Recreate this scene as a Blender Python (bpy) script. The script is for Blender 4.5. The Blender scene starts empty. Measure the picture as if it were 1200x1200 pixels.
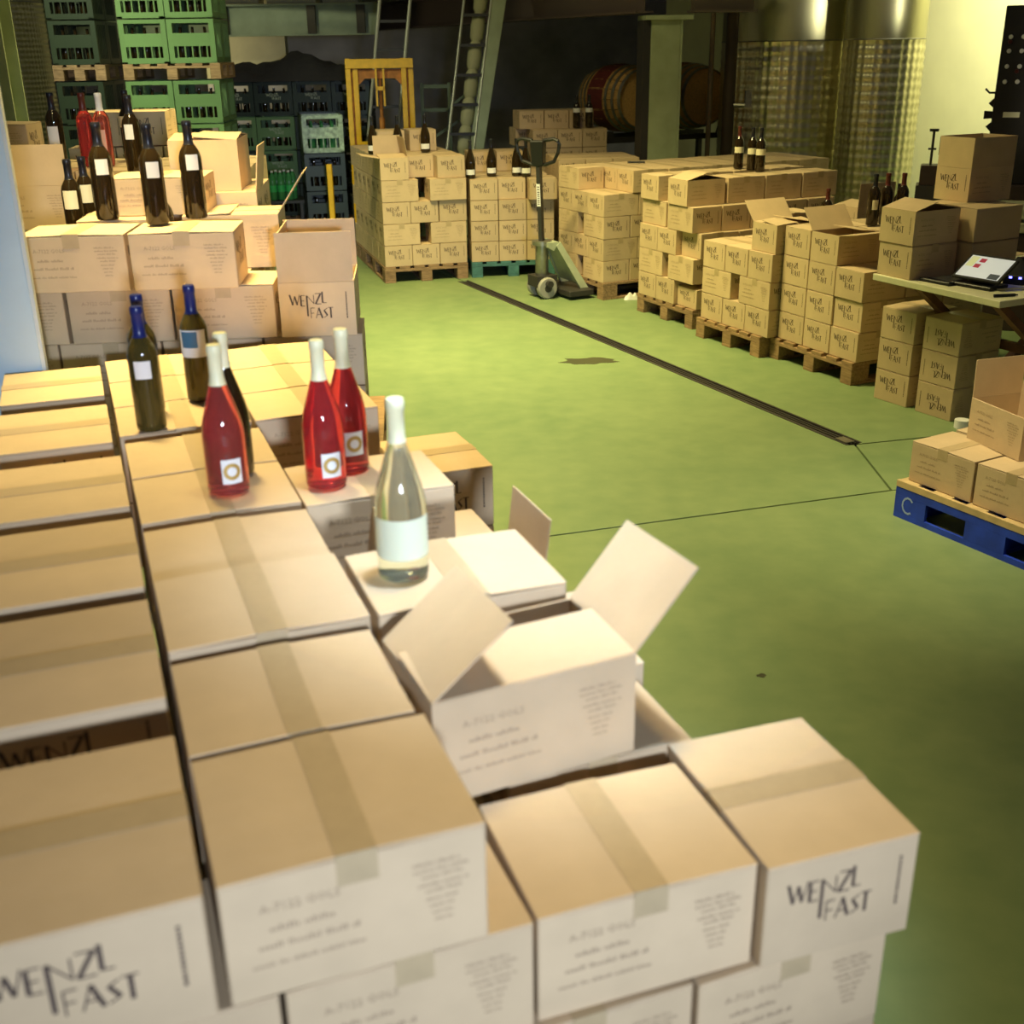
import bpy, bmesh, math, random
from math import sin, cos, pi, radians, atan2, sqrt
from mathutils import Vector, Matrix
random.seed(7)
S = bpy.context.scene
COL = S.collection

# ------------------------------------------------------------------ camera
cam = bpy.data.cameras.new('camera'); camo = bpy.data.objects.new('camera', cam); COL.objects.link(camo)
PITCH, ROLL = 0.3848, -0.0152
fw = Vector((0, cos(PITCH), -sin(PITCH))); up0 = Vector((0, sin(PITCH), cos(PITCH))); rt0 = Vector((1, 0, 0))
rt = rt0*cos(ROLL)+up0*sin(ROLL); upv = -rt0*sin(ROLL)+up0*cos(ROLL)
M = Matrix((rt, upv, -fw)).transposed().to_4x4(); M.translation = (0, 0, 1.9603)
camo.matrix_world = M
cam.sensor_width = 36; cam.lens = 36*1336.5/1200
cam.clip_start = .05; cam.clip_end = 100
cam.dof.use_dof = True; cam.dof.focus_distance = 6.0; cam.dof.aperture_fstop = 3.8
S.camera = camo

# ------------------------------------------------------------------ world, lights, exposure
w = bpy.data.worlds.new('world'); S.world = w; w.use_nodes = True
w.node_tree.nodes['Background'].inputs[0].default_value = (.95, .92, .95, 1)
w.node_tree.nodes['Background'].inputs[1].default_value = .05
S.view_settings.view_transform = 'Standard'; S.view_settings.look = 'None'
S.view_settings.exposure = 0.0; S.view_settings.gamma = 1; S.view_settings.use_curve_mapping = False

def aim(o, tgt):
    d = Vector(tgt)-o.location; o.rotation_euler = d.to_track_quat('-Z', 'Y').to_euler()
def area(name, loc, tgt, sx, sy, power, col, spread=180):
    l = bpy.data.lights.new(name, 'AREA'); l.shape = 'RECTANGLE'; l.size = sx; l.size_y = sy; l.energy = power; l.color = col
    l.spread = radians(spread)
    o = bpy.data.objects.new(name, l); COL.objects.link(o); o.location = loc; aim(o, tgt); return o
def spot(name, loc, tgt, power, col, ang, blend, r):
    l = bpy.data.lights.new(name, 'SPOT'); l.energy = power; l.color = col; l.spot_size = radians(ang); l.spot_blend = blend; l.shadow_soft_size = r
    o = bpy.data.objects.new(name, l); COL.objects.link(o); o.location = loc; aim(o, tgt); return o
spot('rear_key_spot', (1.2, -3.5, 2.05), (-.2, 2.5, 1.0), 1450, (.74, .88, 1.12), 29, 1.0, .22)  # unseen spot added behind the camera to brighten the carton fronts
spot('pile_lamp', (.3, 1.75, 3.7), (.08, 2.05, 1.05), 640, (.68, .87, 1.14), 32, 1.0, .15)
area('blue_pallet_fill', (.7, 3.7, 4.5), (2.05, 4.6, .4), .6, .3, 8, (1, .88, .5), 36)  # unseen fill added to brighten the load on the blue pallet
area('near_top_fill', (.3, 2.3, 4.5), (.2, 1.45, 1), .7, .3, 9, (1, .79, .34), 54)  # unseen fill added to warm the near carton tops
area('left_bay_lamp', (-1.3, 3.6, 4.4), (-1.1, 3.9, 1), .9, .3, 70, (1, .80, .34), 70)
area('aisle_tube_lamp', (-.7, 7.6, 4.8), (-.5, 8.0, 0), 2.4, .4, 215, (1, .86, .36), 98)
area('far_aisle_tube_lamp', (-.9, 8.8, 4.8), (-.6, 10.2, .6), 1.6, .4, 40, (1, .88, .4), 150)
area('side_wall_lamp', (4.2, 11.0, 4.5), (5.0, 11.9, 1.8), 1.0, .3, 72, (1, .94, .62), 90)
area('crate_lamp', (-4.6, 8.2, 4.4), (-3.6, 11.7, 1.9), .8, .3, 27, (.95, 1, .65), 62)
area('tank_glint_fill', (-5.62, 11.1, 1.5), (-5.6, 12.7, 1.5), .22, .3, 9, (1, .95, .75))  # added out of frame to put a glint on the left tank
area('tank_streak_fill', (4.9, 7.3, 2.1), (3.1, 12.1, 1.9), .08, 1.6, 1.3, (1, .95, .7), 12)  # tall narrow source added for the bright streak on the dimpled tank
area('wall_patch_fill', (-4.6, 15.2, 1.7), (-3.3, 16, 1.9), .4, .2, 10, (1, .9, .5))  # added out of sight behind the crates to light the pale wall panel

# ------------------------------------------------------------------ materials
def nt(name):
    m = bpy.data.materials.new(name); m.use_nodes = True; n = m.node_tree
    return m, n, n.nodes['Principled BSDF']
def mat(name, col, rough=.6, metal=0, noise=0, nscale=20, bump=0, bscale=200, trans=0, ior=1.45, emit=0, rnd=0, spec=.5, coords='Object', stretch=None):
    m, n, b = nt(name)
    c4 = (*col, 1)
    b.inputs['Base Color'].default_value = c4; b.inputs['Roughness'].default_value = rough; b.inputs['Metallic'].default_value = metal
    b.inputs['Transmission Weight'].default_value = trans; b.inputs['IOR'].default_value = ior
    b.inputs['Specular IOR Level'].default_value = spec
    if emit: b.inputs['Emission Color'].default_value = c4; b.inputs['Emission Strength'].default_value = emit
    tc = n.nodes.new('ShaderNodeTexCoord'); src = tc.outputs[coords]
    if stretch:
        mp = n.nodes.new('ShaderNodeMapping'); mp.inputs['Scale'].default_value = stretch; n.links.new(src, mp.inputs[0]); src = mp.outputs[0]
    cur = None
    if noise:
        t = n.nodes.new('ShaderNodeTexNoise'); t.inputs['Scale'].default_value = nscale; t.inputs['Detail'].default_value = 5; n.links.new(src, t.inputs[0])
        h = n.nodes.new('ShaderNodeHueSaturation'); h.inputs['Color'].default_value = c4
        mr = n.nodes.new('ShaderNodeMapRange'); mr.inputs[1].default_value = .3; mr.inputs[2].default_value = .7
        mr.inputs[3].default_value = 1-noise; mr.inputs[4].default_value = 1+noise
        n.links.new(t.outputs[0], mr.inputs[0]); n.links.new(mr.outputs[0], h.inputs['Value']); cur = h.outputs[0]
    if rnd:
        oi = n.nodes.new('ShaderNodeObjectInfo'); h = n.nodes.new('ShaderNodeHueSaturation'); h.inputs['Color'].default_value = c4
        mr = n.nodes.new('ShaderNodeMapRange'); mr.inputs[3].default_value = 1-rnd; mr.inputs[4].default_value = 1+rnd
        n.links.new(oi.outputs['Random'], mr.inputs[0]); n.links.new(mr.outputs[0], h.inputs['Value'])
        if cur: n.links.new(cur, h.inputs['Color'])
        cur = h.outputs[0]
    if cur: n.links.new(cur, b.inputs['Base Color'])
    if bump:
        t = n.nodes.new('ShaderNodeTexNoise'); t.inputs['Scale'].default_value = bscale; n.links.new(src, t.inputs[0])
        bp = n.nodes.new('ShaderNodeBump'); bp.inputs['Strength'].default_value = bump; bp.inputs['Distance'].default_value = .01
        n.links.new(t.outputs[0], bp.inputs['Height']); n.links.new(bp.outputs[0], b.inputs['Normal'])
    return m
CARD = mat('cardboard', (.58, .43, .26), .6, noise=.06, nscale=9, bump=.06, bscale=60, rnd=.07, spec=.35)
TAPE = mat('packing_tape', (.46, .34, .19), .42, noise=.05, nscale=30, spec=.5)
INK = mat('brown_ink', (.075, .048, .036), .7)
INK2 = mat('pale_ink', (.36, .255, .155), .7)
WOOD = mat('pallet_wood', (.31, .195, .095), .8, noise=.28, nscale=12, bump=.3, bscale=60, rnd=.12, stretch=(1, 6, 6))
DWOOD = mat('old_pallet_wood', (.27, .17, .09), .85, noise=.35, nscale=12, bump=.3, bscale=60, rnd=.15, stretch=(1, 6, 6))
TEALW = mat('teal_painted_wood', (.06, .17, .16), .7, noise=.25, nscale=15, rnd=.1)
BLUEW = mat('blue_painted_wood', (.02, .06, .55), .6, noise=.22, nscale=14, rnd=.1)
BAREW = mat('bare_deck_wood', (.55, .40, .2), .75, noise=.15, nscale=15)
BLACK = mat('black_plastic', (.012, .012, .012), .4)
RUB = mat('grey_wheel', (.32, .31, .27), .5)
STEEL = mat('grey_steel', (.32, .31, .26), .35, .8, noise=.15)
DSTEEL = mat('dark_steel', (.045, .042, .04), .5, .3)
GPAINT = mat('green_grey_paint', (.33, .38, .23), .5, noise=.12, nscale=6)
JACKP = mat('jack_paint', (.36, .40, .28), .45, noise=.12, nscale=12)
YEL = mat('yellow_paint', (.80, .46, .02), .45, noise=.12, nscale=14)
ORG = mat('rusty_orange_paint', (.45, .17, .03), .6, noise=.25, nscale=14)
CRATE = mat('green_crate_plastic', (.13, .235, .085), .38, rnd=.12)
CRATE_SHADE = mat('shaded_crate_plastic', (.024, .038, .021), .35, rnd=.15)  # shaded copy of the green crate plastic, stands in for unlit crates
WHITEP = mat('white_print', (.55, .6, .45), .6)
GLASSD = mat('dark_bottle_glass', (.020, .012, .004), .06, spec=.6)
GLASSO = mat('olive_bottle_glass', (.085, .065, .016), .05, trans=.35, ior=1.4)
ROSE = mat('rose_wine_glass', (.95, .22, .20), .04, trans=.9, ior=1.35)
ROSED = mat('deep_rose_wine_glass', (.80, .09, .10), .04, trans=.85, ior=1.35)
CLEAR = mat('pale_wine_glass', (.90, .93, .72), .03, trans=.95, ior=1.3)
PETG = mat('green_plastic_bottle', (.10, .42, .14), .15, trans=.4, ior=1.3)
PAPER = mat('paper_label', (.80, .79, .76), .7)
CREAM = mat('cream_label', (.75, .70, .48), .7)
CAPB = mat('blue_capsule', (.014, .022, .13), .3)
CAPK = mat('black_capsule', (.013, .013, .02), .3)
CAPY = mat('pale_yellow_capsule', (.86, .82, .52), .4)
CAPR = mat('red_capsule', (.085, .016, .012), .35)
CAPW = mat('white_capsule', (.8, .8, .8), .4)
GOLD = mat('gold_print', (.50, .33, .09), .4, .3)
BLUEP = mat('pale_blue_paint', (.52, .66, .74), .5, noise=.06, nscale=5)
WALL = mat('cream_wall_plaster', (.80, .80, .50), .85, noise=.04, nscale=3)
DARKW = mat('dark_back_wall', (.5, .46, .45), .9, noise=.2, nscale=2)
CONC = mat('concrete', (.6, .54, .34), .85, noise=.1, nscale=4)
BARWD = mat('barrel_oak', (.46, .27, .09), .55, noise=.2, nscale=10, rnd=.1, stretch=(1, 6, 6))
BARRED = mat('wine_stained_oak', (.13, .022, .02), .55, noise=.2, nscale=10, stretch=(1, 6, 6))
TABLE = mat('pale_table_board', (.66, .63, .42), .5, noise=.06)
TROLLEY = mat('reddish_trestle_wood', (.17, .075, .045), .6, noise=.2, nscale=14)
PANEL = mat('dark_brown_panel', (.045, .028, .022), .5, noise=.1)
TARP = mat('black_tarp', (.04, .038, .036), .6, bump=.6, bscale=12)
FILM = mat('teal_plastic_film', (.03, .22, .16), .3, bump=.8, bscale=30)
# dimpled stainless steel
def tank_mat(name, col, r):
    m, n, b = nt(name)
    b.inputs['Base Color'].default_value = (*col, 1); b.inputs['Metallic'].default_value = 1; b.inputs['Roughness'].default_value = r
    return m
TANK = tank_mat('tank_stainless', (.72, .68, .46), .36)
TANKS = tank_mat('tank_smooth_stainless', (.50, .48, .30), .38)
# floor
def floor_mat():
    m, n, b = nt('green_coated_concrete')
    tc = n.nodes.new('ShaderNodeTexCoord')
    t1 = n.nodes.new('ShaderNodeTexNoise'); t1.inputs['Scale'].default_value = .9; t1.inputs['Detail'].default_value = 6; t1.inputs['Roughness'].default_value = .6
    t2 = n.nodes.new('ShaderNodeTexNoise'); t2.inputs['Scale'].default_value = 7; t2.inputs['Detail'].default_value = 8
    n.links.new(tc.outputs['Object'], t1.inputs[0]); n.links.new(tc.outputs['Object'], t2.inputs[0])
    r = n.nodes.new('ShaderNodeValToRGB'); r.color_ramp.elements[0].position = .32; r.color_ramp.elements[1].position = .7
    r.color_ramp.elements[0].color = (.148, .222, .096, 1); r.color_ramp.elements[1].color = (.232, .30, .135, 1)
    mx = n.nodes.new('ShaderNodeMath'); mx.operation = 'MULTIPLY_ADD'; mx.inputs[1].default_value = .45; n.links.new(t2.outputs[0], mx.inputs[0])
    m2 = n.nodes.new('ShaderNodeMath'); m2.operation = 'MULTIPLY'; m2.inputs[1].default_value = .55; n.links.new(t1.outputs[0], m2.inputs[0])
    n.links.new(m2.outputs[0], mx.inputs[2]); n.links.new(mx.outputs[0], r.inputs[0]); n.links.new(r.outputs[0], b.inputs['Base Color'])
    b.inputs['Roughness'].default_value = .5; b.inputs['Specular IOR Level'].default_value = .35
    bp = n.nodes.new('ShaderNodeBump'); bp.inputs['Strength'].default_value = .12; bp.inputs['Distance'].default_value = .01; n.links.new(t2.outputs[0], bp.inputs['Height']); n.links.new(bp.outputs[0], b.inputs['Normal'])
    return m
FLOOR = floor_mat()

# ------------------------------------------------------------------ mesh helpers
class MB:
    def __init__(s): s.v = []; s.f = []
    def quad(s, a, b, c, d):
        i = len(s.v); s.v += [tuple(a), tuple(b), tuple(c), tuple(d)]; s.f.append((i, i+1, i+2, i+3)); return s
    def hexa(s, P):   # 8 points: bottom 0-3 ccw, top 4-7
        i = len(s.v); s.v += [tuple(p) for p in P]
        for f in ((3, 2, 1, 0), (4, 5, 6, 7), (0, 1, 5, 4), (1, 2, 6, 5), (2, 3, 7, 6), (3, 0, 4, 7)): s.f.append(tuple(i+k for k in f))
        return s
    def box(s, x0, x1, y0, y1, z0, z1):
        return s.hexa([(x0, y0, z0), (x1, y0, z0), (x1, y1, z0), (x0, y1, z0), (x0, y0, z1), (x1, y0, z1), (x1, y1, z1), (x0, y1, z1)])
    def bar(s, a, b, wx, wy, ref=(0, 0, 1)):   # rectangular bar between two points
        a = Vector(a); b = Vector(b); d = (b-a).normalized(); r = Vector(ref)
        if abs(d.dot(r)) > .95: r = Vector((1, 0, 0))
        x = d.cross(r).normalized(); y = x.cross(d).normalized()
        P = []
        for p in (a, b):
            P += [p-x*wx/2-y*wy/2, p+x*wx/2-y*wy/2, p+x*wx/2+y*wy/2, p-x*wx/2+y*wy/2]
        return s.hexa(P)
    def tube(s, pts, r, n=8):
        pts = [Vector(p) for p in pts]; rings = []
        for k, p in enumerate(pts):
            d = (pts[min(k+1, len(pts)-1)]-pts[max(k-1, 0)]).normalized(); q = Vector((0, 0, 1)) if abs(d.z) < .9 else Vector((1, 0, 0))
            x = d.cross(q).normalized(); y = d.cross(x)
            i = len(s.v); s.v += [tuple(p+x*r*cos(2*pi*a/n)+y*r*sin(2*pi*a/n)) for a in range(n)]; rings.append(i)
        for k in range(len(rings)-1):
            for a in range(n): s.f.append((rings[k]+a, rings[k]+(a+1) % n, rings[k+1]+(a+1) % n, rings[k+1]+a))
        s.f.append(tuple(rings[0]+a for a in range(n))[::-1]); s.f.append(tuple(rings[-1]+a for a in range(n)))
        return s
    def lathe(s, prof, n=20, caps=True, mtx=None, a0=0, a1=2*pi):
        full = abs(a1-a0-2*pi) < 1e-6; m = n if full else n+1; rings = []
        for r, z in prof:
            i = len(s.v); rings.append(i)
            for a in range(m):
                t = a0+(a1-a0)*a/n; p = Vector((r*cos(t), r*sin(t), z))
                if mtx: p = mtx @ p
                s.v.append(tuple(p))
        for k in range(len(rings)-1):
            for a in range(n):
                b = (a+1) % m if full else a+1
                s.f.append((rings[k]+a, rings[k]+b, rings[k+1]+b, rings[k+1]+a))
        if caps and full:
            s.f.append(tuple(rings[0]+a for a in range(n))[::-1]); s.f.append(tuple(rings[-1]+a for a in range(n)))
        return s
    def prism(s, poly, z0, z1):
        i = len(s.v); n = len(poly); s.v += [(x, y, z0) for x, y in poly]+[(x, y, z1) for x, y in poly]
        s.f.append(tuple(i+k for k in range(n))[::-1]); s.f.append(tuple(i+n+k for k in range(n)))
        for k in range(n): s.f.append((i+k, i+(k+1) % n, i+n+(k+1) % n, i+n+k))
        return s
    def mesh(s, name, m, smooth=False, bevel=0):
        me = bpy.data.meshes.new(name); me.from_pydata(s.v, [], s.f); me.materials.append(m)
        if bevel:
            bm = bmesh.new(); bm.from_mesh(me); bmesh.ops.bevel(bm, geom=list(bm.edges), offset=bevel, segments=1, affect='EDGES', profile=.5); bm.to_mesh(me); bm.free()
        if smooth:
            me.polygons.foreach_set('use_smooth', [True]*len(me.polygons)); me.set_sharp_from_angle(angle=radians(40))
        return me
def link(name, me, parent=None, loc=None):
    o = bpy.data.objects.new(name, me); COL.objects.link(o)
    if parent: o.parent = parent
    if loc is not None: o.location = loc
    return o
def part(name, mb, m, parent, smooth=False, bevel=0): return link(name, mb.mesh(name, m, smooth, bevel), parent)
def root(name, label, cat, loc, rz=0, group=None, scale=None):
    o = bpy.data.objects.new(name, None); COL.objects.link(o); o.empty_display_size = .05
    o.location = loc; o.rotation_euler = (0, 0, rz); o['label'] = label; o['category'] = cat
    if group: o['group'] = group
    if scale: o.scale = scale
    return o
def struct(name, mb, m, parent=None, smooth=False, bevel=0):
    o = part(name, mb, m, parent, smooth, bevel)
    if not parent: o['kind'] = 'structure'
    return o
class Fr:   # a frame on the floor: x runs along the front, y inward
    def __init__(s, x, y, deg): s.o = (x, y); s.a = radians(deg); s.c = cos(s.a); s.s = sin(s.a)
    def pt(s, x, y, z=0): return Vector((s.o[0]+s.c*x-s.s*y, s.o[1]+s.s*x+s.c*y, z))

# ------------------------------------------------------------------ room
GAP = .006
fl = struct('floor', MB().box(-10, 10, -5, 27, -.12, -.03), mat('floor_joint_filler', (.035, .03, .025), .9))
def slab(poly): part('floor_slab', MB().prism(poly, -.029, 0), FLOOR, fl)
jB = lambda x: 4.56+(x-.18)*.2963
dv = Vector((-.4235, .906)); dn = Vector((.906, .4235)); dw = .055
d1 = Vector((1.82, 5.73)); d0 = Vector((-.42, 10.52))
slab([(-10, -5), (10, -5), (10, jB(10)-GAP), (-10, jB(-10)-GAP)])
far = d0+dv*16
slab([(-10, jB(-10)+GAP), (1.80-GAP, jB(1.8)+GAP), (d1.x-GAP, d1.y-.02), tuple(d1-dn*dw), tuple(d0-dn*dw), tuple(d0-dn*GAP), tuple(far-dn*GAP), (-10, far.y)])
slab([(1.80+GAP, jB(1.8)+GAP), (10, jB(10)+GAP), (10, 5.93+1.8), (1.84, 5.715), (d1.x+GAP, d1.y-.02)])
slab([(1.84, 5.73), (10, 5.95+1.8), (10, 26), tuple(far+dn*GAP), tuple(d0+dn*GAP), tuple(d0+dn*dw), tuple(d1+dn*dw)])
# drain channel with bars
dr = root('drain_channel', 'long dark drain channel sunk in the green floor along the aisle', 'drain', (d1.x, d1.y, 0), atan2(dv.y, dv.x))
ln = (d0-d1).length
part('channel_frame', MB().box(0, ln, -dw+.003, -dw+.016, -.028, .001).box(0, ln, dw-.016, dw-.003, -.028, .001), DSTEEL, dr)
g = MB()
for k in range(3): g.box(.02, ln-.02, -.024+k*.024-.006, -.024+k*.024+.006, -.02, -.004)
part('grate', g, DSTEEL, dr)
part('drain_cover', MB().box(.03, .12, -.03, .03, -.003, .002), STEEL, dr)
# stains on the floor: flat dried patches
def patch(name, label, x, y, rx, ry, seed):
    r = random.Random(seed); poly = []
    for k in range(18):
        t = 2*pi*k/18; q = .65+.5*r.random(); poly.append((x+rx*q*cos(t), y+ry*q*sin(t)))
    o = part(name, MB().prism(poly, 0.0002, .0012), mat('dried_stain', (.06, .065, .035), .35), None)
    o['label'] = label; o['category'] = 'stain'
patch('floor_stain', 'dark irregular wet stain on the green floor beside the drain', .54, 7.55, .20, .10, 3)
patch('floor_spot', 'small dark spot on the bare green floor beside the near cartons', .83, 3.34, .017, .014, 5)

F_back = 20.0
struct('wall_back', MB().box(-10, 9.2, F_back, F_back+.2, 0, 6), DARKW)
wr = Fr(6.1, 9.5, 115)     # right wall runs away along the aisle direction
a, b = wr.pt(-8, -.2), wr.pt(9, -.2); c, d = wr.pt(9, 0), wr.pt(-8, 0)
struct('wall_right', MB().prism([(a.x, a.y), (b.x, b.y), (c.x, c.y), (d.x, d.y)][::-1], 0, 6), WALL)
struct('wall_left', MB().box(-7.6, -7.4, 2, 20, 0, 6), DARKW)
# pale panel standing in for the lit part of the back wall, back left
struct('wall_lit_patch', MB().box(-3.9, -2.85, 16, 16.2, 1.62, 2.6), CONC)
struct('wall_shade_base', MB().box(-3.9, -2.85, 15.98, 16.2, 0, 1.619), DARKW)  # darker material stands in for shade below the pale panel
# ------------------------------------------------------------------ cartons
L, W, H = .335, .255, .185
T = .004
def strokes_to(mb, segs, O, R, U_, N, sc, rot=False):
    for (x0, y0, x1, y1, wd) in segs:
        if rot: x0, y0, x1, y1 = 1-x0, 1-y0, 1-x1, 1-y1
        p = Vector((x0*sc[0], y0*sc[1])); q = Vector((x1*sc[0], y1*sc[1])); dd = (q-p)
        if dd.length < 1e-6: continue
        n = Vector((-dd.y, dd.x)).normalized()*wd/2
        pts = [p-n, q-n, q+n, p+n]
        w3 = [O+R*t.x+U_*t.y+N*.0007 for t in pts]
        if (w3[1]-w3[0]).cross(w3[2]-w3[1]).dot(N) < 0: w3 = w3[::-1]
        mb.quad(*w3)
def logo():
    g = []; T1, T2 = .0056, .0023
    def add(x0, y0, w, h, L_): 
        for (a, b, c, d, t) in L_: g.append((x0+a*w, y0+b*h, x0+c*w, y0+d*h, t))
    h = .19; y1 = .56; y2 = .33
    add(.14, y1+.02, .13, h, [(0, 1, .28, 0, T1), (.28, 0, .5, .85, T2), (.5, .85, .72, 0, T1), (.72, 0, 1, 1, T2)])
    add(.285, y1, .055, h, [(0, 0, 0, 1, T1), (0, 1, 1, 1, T2), (0, .5, .8, .5, T2), (0, 0, 1, 0, T2)])
    add(.365, y1, .09, h, [(0, -1.0, 0, 1, T1), (0, 1, 1, .2, T2), (1, .2, 1, 1.05, T2)])
    add(.475, y1+.03, .075, h, [(0, 1, 1, 1, T2), (1, 1, 0, 0, T1), (0, 0, 1, 0, T2)])
    add(.57, y1+.05, .05, h, [(0, 0, 0, 1.05, T1), (0, 0, 1, 0, T2)])
    add(.405, y2, .055, h, [(0, 0, 0, 1, T2), (0, 1, 1, 1, T2), (0, .5, .8, .5, T2)])
    add(.47, y2, .085, h, [(0, 0, .5, 1, T2), (.5, 1, 1, 0, T1), (.2, .35, .8, .35, T2)])
    add(.575, y2, .05, h, [(1, .95, .1, .75, T2), (.1, .75, .95, .25, T1), (.95, .25, 0, .05, T2)])
    add(.635, y2, .07, h, [(.5, 0, .5, 1, T1), (0, 1, 1, 1, T2)])
    r = random.Random(2); y = .32
    while y < .78:
        q = .015+.02*r.random(); g.append((.885, y, .885, y+q, .0045)); y += q+.012
    return g
LOGO = logo()
def txt_mesh(body, size):
    cu = bpy.data.curves.new('t', 'FONT'); cu.body = body; cu.size = size; cu.resolution_u = 1
    o = bpy.data.objects.new('t', cu); COL.objects.link(o); bpy.context.view_layer.update()
    me = o.to_mesh(); v = [tuple(x.co) for x in me.vertices]; f = [tuple(p.vertices) for p in me.polygons]; o.to_mesh_clear()
    bpy.data.objects.remove(o); bpy.data.curves.remove(cu); return v, f
ADDR = txt_mesh('A-7122 GOLS', .017)
def address(mb, O, R, U_, N, flip):
    v, f = ADDR; i = len(mb.v)
    for x, y, z in v:
        px, py = .045+x, .128+y
        if flip: px, py = L-px, H-py
        mb.v.append(tuple(O+R*px+U_*py+N*.0007))
    mb.f += [tuple(i+k for k in q) for q in f]
    r = random.Random(11); seg = []
    def words(x0, x1, y, t):
        x = x0; k = 0; n = r.randint(4, 9); hh = t*1.6
        while x < x1:
            q = hh*(.35+.3*r.random()); u = hh*(.8+.5*(r.random() < .25))
            seg.append((x+q/2, y-hh/2, x+q/2, y-hh/2+u, q)); x += q+hh*.28; k += 1
            if k == n: x += hh*.7; k = 0; n = r.randint(3, 9)
    words(.055, .14, .102, .0040); words(.04, .165, .077, .0040); words(.03, .17, .05, .003)
    for y, a, b in ((.140, .235, .295), (.130, .235, .31), (.12, .245, .30), (.108, .24, .305), (.098, .25, .295)): words(a, b, y, .0026)
    for y, a, b in ((.085, .25, .29), (.074, .254, .288), (.063, .257, .284), (.052, .26, .281)): words(a, b, y, .0022)
    if flip: seg = [(L-a, H-b, L-c, H-d, t) for a, b, c, d, t in seg]
    strokes_to(mb, seg, O, R, U_, N, (1, 1))
def print_mesh(flip=False):
    mb = MB(); ma = MB(); X, Y = L/2-.0015, W/2-.0015; Z = Vector((0, 0, 1))
    for sx in (-1, 1):
        N = Vector((sx, 0, 0)); R = Vector((0, sx, 0))
        strokes_to(mb, LOGO, Vector((sx*X, -sx*Y, 0)), R, Z, N, (W-.003, H), flip)
    for sy in (-1, 1):
        N = Vector((0, sy, 0)); R = Vector((-sy, 0, 0))
        address(ma, Vector((sy*X, sy*Y, 0)), R, Z, N, flip)
    return mb.mesh('lettering', INK), ma.mesh('address_print', INK2)
(PRINT, PRINTA), (PRINTF, PRINTAF) = print_mesh(), print_mesh(True)
X, Y = L/2-.0015, W/2-.0015; HB = H-.004
BODY = MB().box(-X, X, -Y, Y, 0, HB-.0032).mesh('body', CARD, bevel=.0025)
def flap_closed(s):
    e = .0007; i = s*X; m = s*e; z = HB-.003; rise = .0035
    lo, hi = (i, m) if s < 0 else (m, i)
    zl, zh = (z, z+rise) if s < 0 else (z+rise, z)
    return MB().hexa([(lo, -Y, zl), (hi, -Y, zh), (hi, Y, zh), (lo, Y, zl), (lo, -Y, zl+.003), (hi, -Y, zh+.003), (hi, Y, zh+.003), (lo, Y, zl+.003)]).mesh('flap', CARD, bevel=.001)
FLL, FLR = flap_closed(-1), flap_closed(1)
tz = HB+.0036
TAPEM = MB().box(-.026, .026, -Y-.0007, Y+.0007, tz, tz+.0007).box(-.026, .026, -Y-.0009, -Y-.0002, tz-.045, tz+.0007).box(-.026, .026, Y+.0002, Y+.0009, tz-.045, tz+.0007).mesh('tape', TAPE)
def open_body():
    m = MB(); z = HB
    m.box(-X, X, -Y, Y, 0, T)
    m.box(-X, X, -Y, -Y+T, T, z).box(-X, X, Y-T, Y, T, z).box(-X, -X+T, -Y+T, Y-T, T, z).box(X-T, X, -Y+T, Y-T, T, z)
    return m.mesh('body', CARD)
OBODY = open_body()
def divider_mesh():
    m = MB()
    m.box(-.0015, .0015, -Y+T+.002, Y-T-.002, T, .12).box(-X+T+.002, -.003, -.0015, .0015, T, .12).box(.003, X-T-.002, -.0015, .0015, T, .12)
    return m.mesh('divider', CARD)
DIV = divider_mesh()
FLAPS = {}
def flap_open(side, ang):
    k = (side, ang)
    if k in FLAPS: return FLAPS[k]
    t = radians(ang); n = L/2-.002; z = HB+.001; c_, s_ = cos(t), sin(t)
    half = {'l': Y-.001, 'r': Y-.001, 'f': X-.001, 'b': X-.001}[side]; e = {'l': X, 'r': X, 'f': Y, 'b': Y}[side]
    # profile in the plane (outward, up): hinge at (0,0), the flap goes inward for 0, up for 90, outward for 180
    dv_ = Vector((-c_, s_)); nv = Vector((s_, c_))*.0016
    a = [Vector((0, 0))+nv, dv_*n+nv, dv_*n-nv, Vector((0, 0))-nv]
    if ang > 185 : a = [q+Vector((.004, 0)) for q in a]
    pts = []
    for h in (-half, half):
        for q in a:
            o, u = q.x+e-.0016, q.y+z
            pts.append({'l': (-o, h, u), 'r': (o, h, u), 'f': (h, -o, u), 'b': (h, o, u)}[side])
    me = MB().hexa(pts).mesh('flap', CARD)
    bm = bmesh.new(); bm.from_mesh(me); bmesh.ops.recalc_face_normals(bm, faces=bm.faces); bm.to_mesh(me); bm.free()
    FLAPS[k] = me; return me
SKIPC, SKIPK, SKIPB = set([18, 19, 20, 21, 23, 24, 25, 26, 29, 30, 31, 33, 38, 39, 61, 65, 79, 81, 83, 94, 96, 98, 100, 102, 103, 104, 105, 118, 166, 167, 182, 183, 193, 195, 204, 206, 208, 209, 211, 212, 213, 214, 215, 217, 218, 228, 229, 232, 233, 235, 236, 238, 239, 241, 242, 246, 250, 255, 256, 261, 262, 282, 283, 284, 285, 286, 287, 288, 289, 290, 291, 292, 293, 308, 309, 310, 311, 320, 321, 322, 323, 325, 336, 337, 338, 339, 340, 341, 342, 343, 344, 345, 346, 347, 361, 364, 365, 366, 367, 368, 373, 374]), set([5, 28, 29, 30, 31, 47]), set([0, 6, 7, 8, 42, 43, 44, 45, 46, 47, 74, 86])     # pieces wholly buried inside the stacks, which the photograph shows nothing of
CNT = {'c': 0, 'k': 0, 'b': 0}
def buried(k, S_):
    CNT[k] += 1
    return CNT[k]-1 in S_
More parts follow.
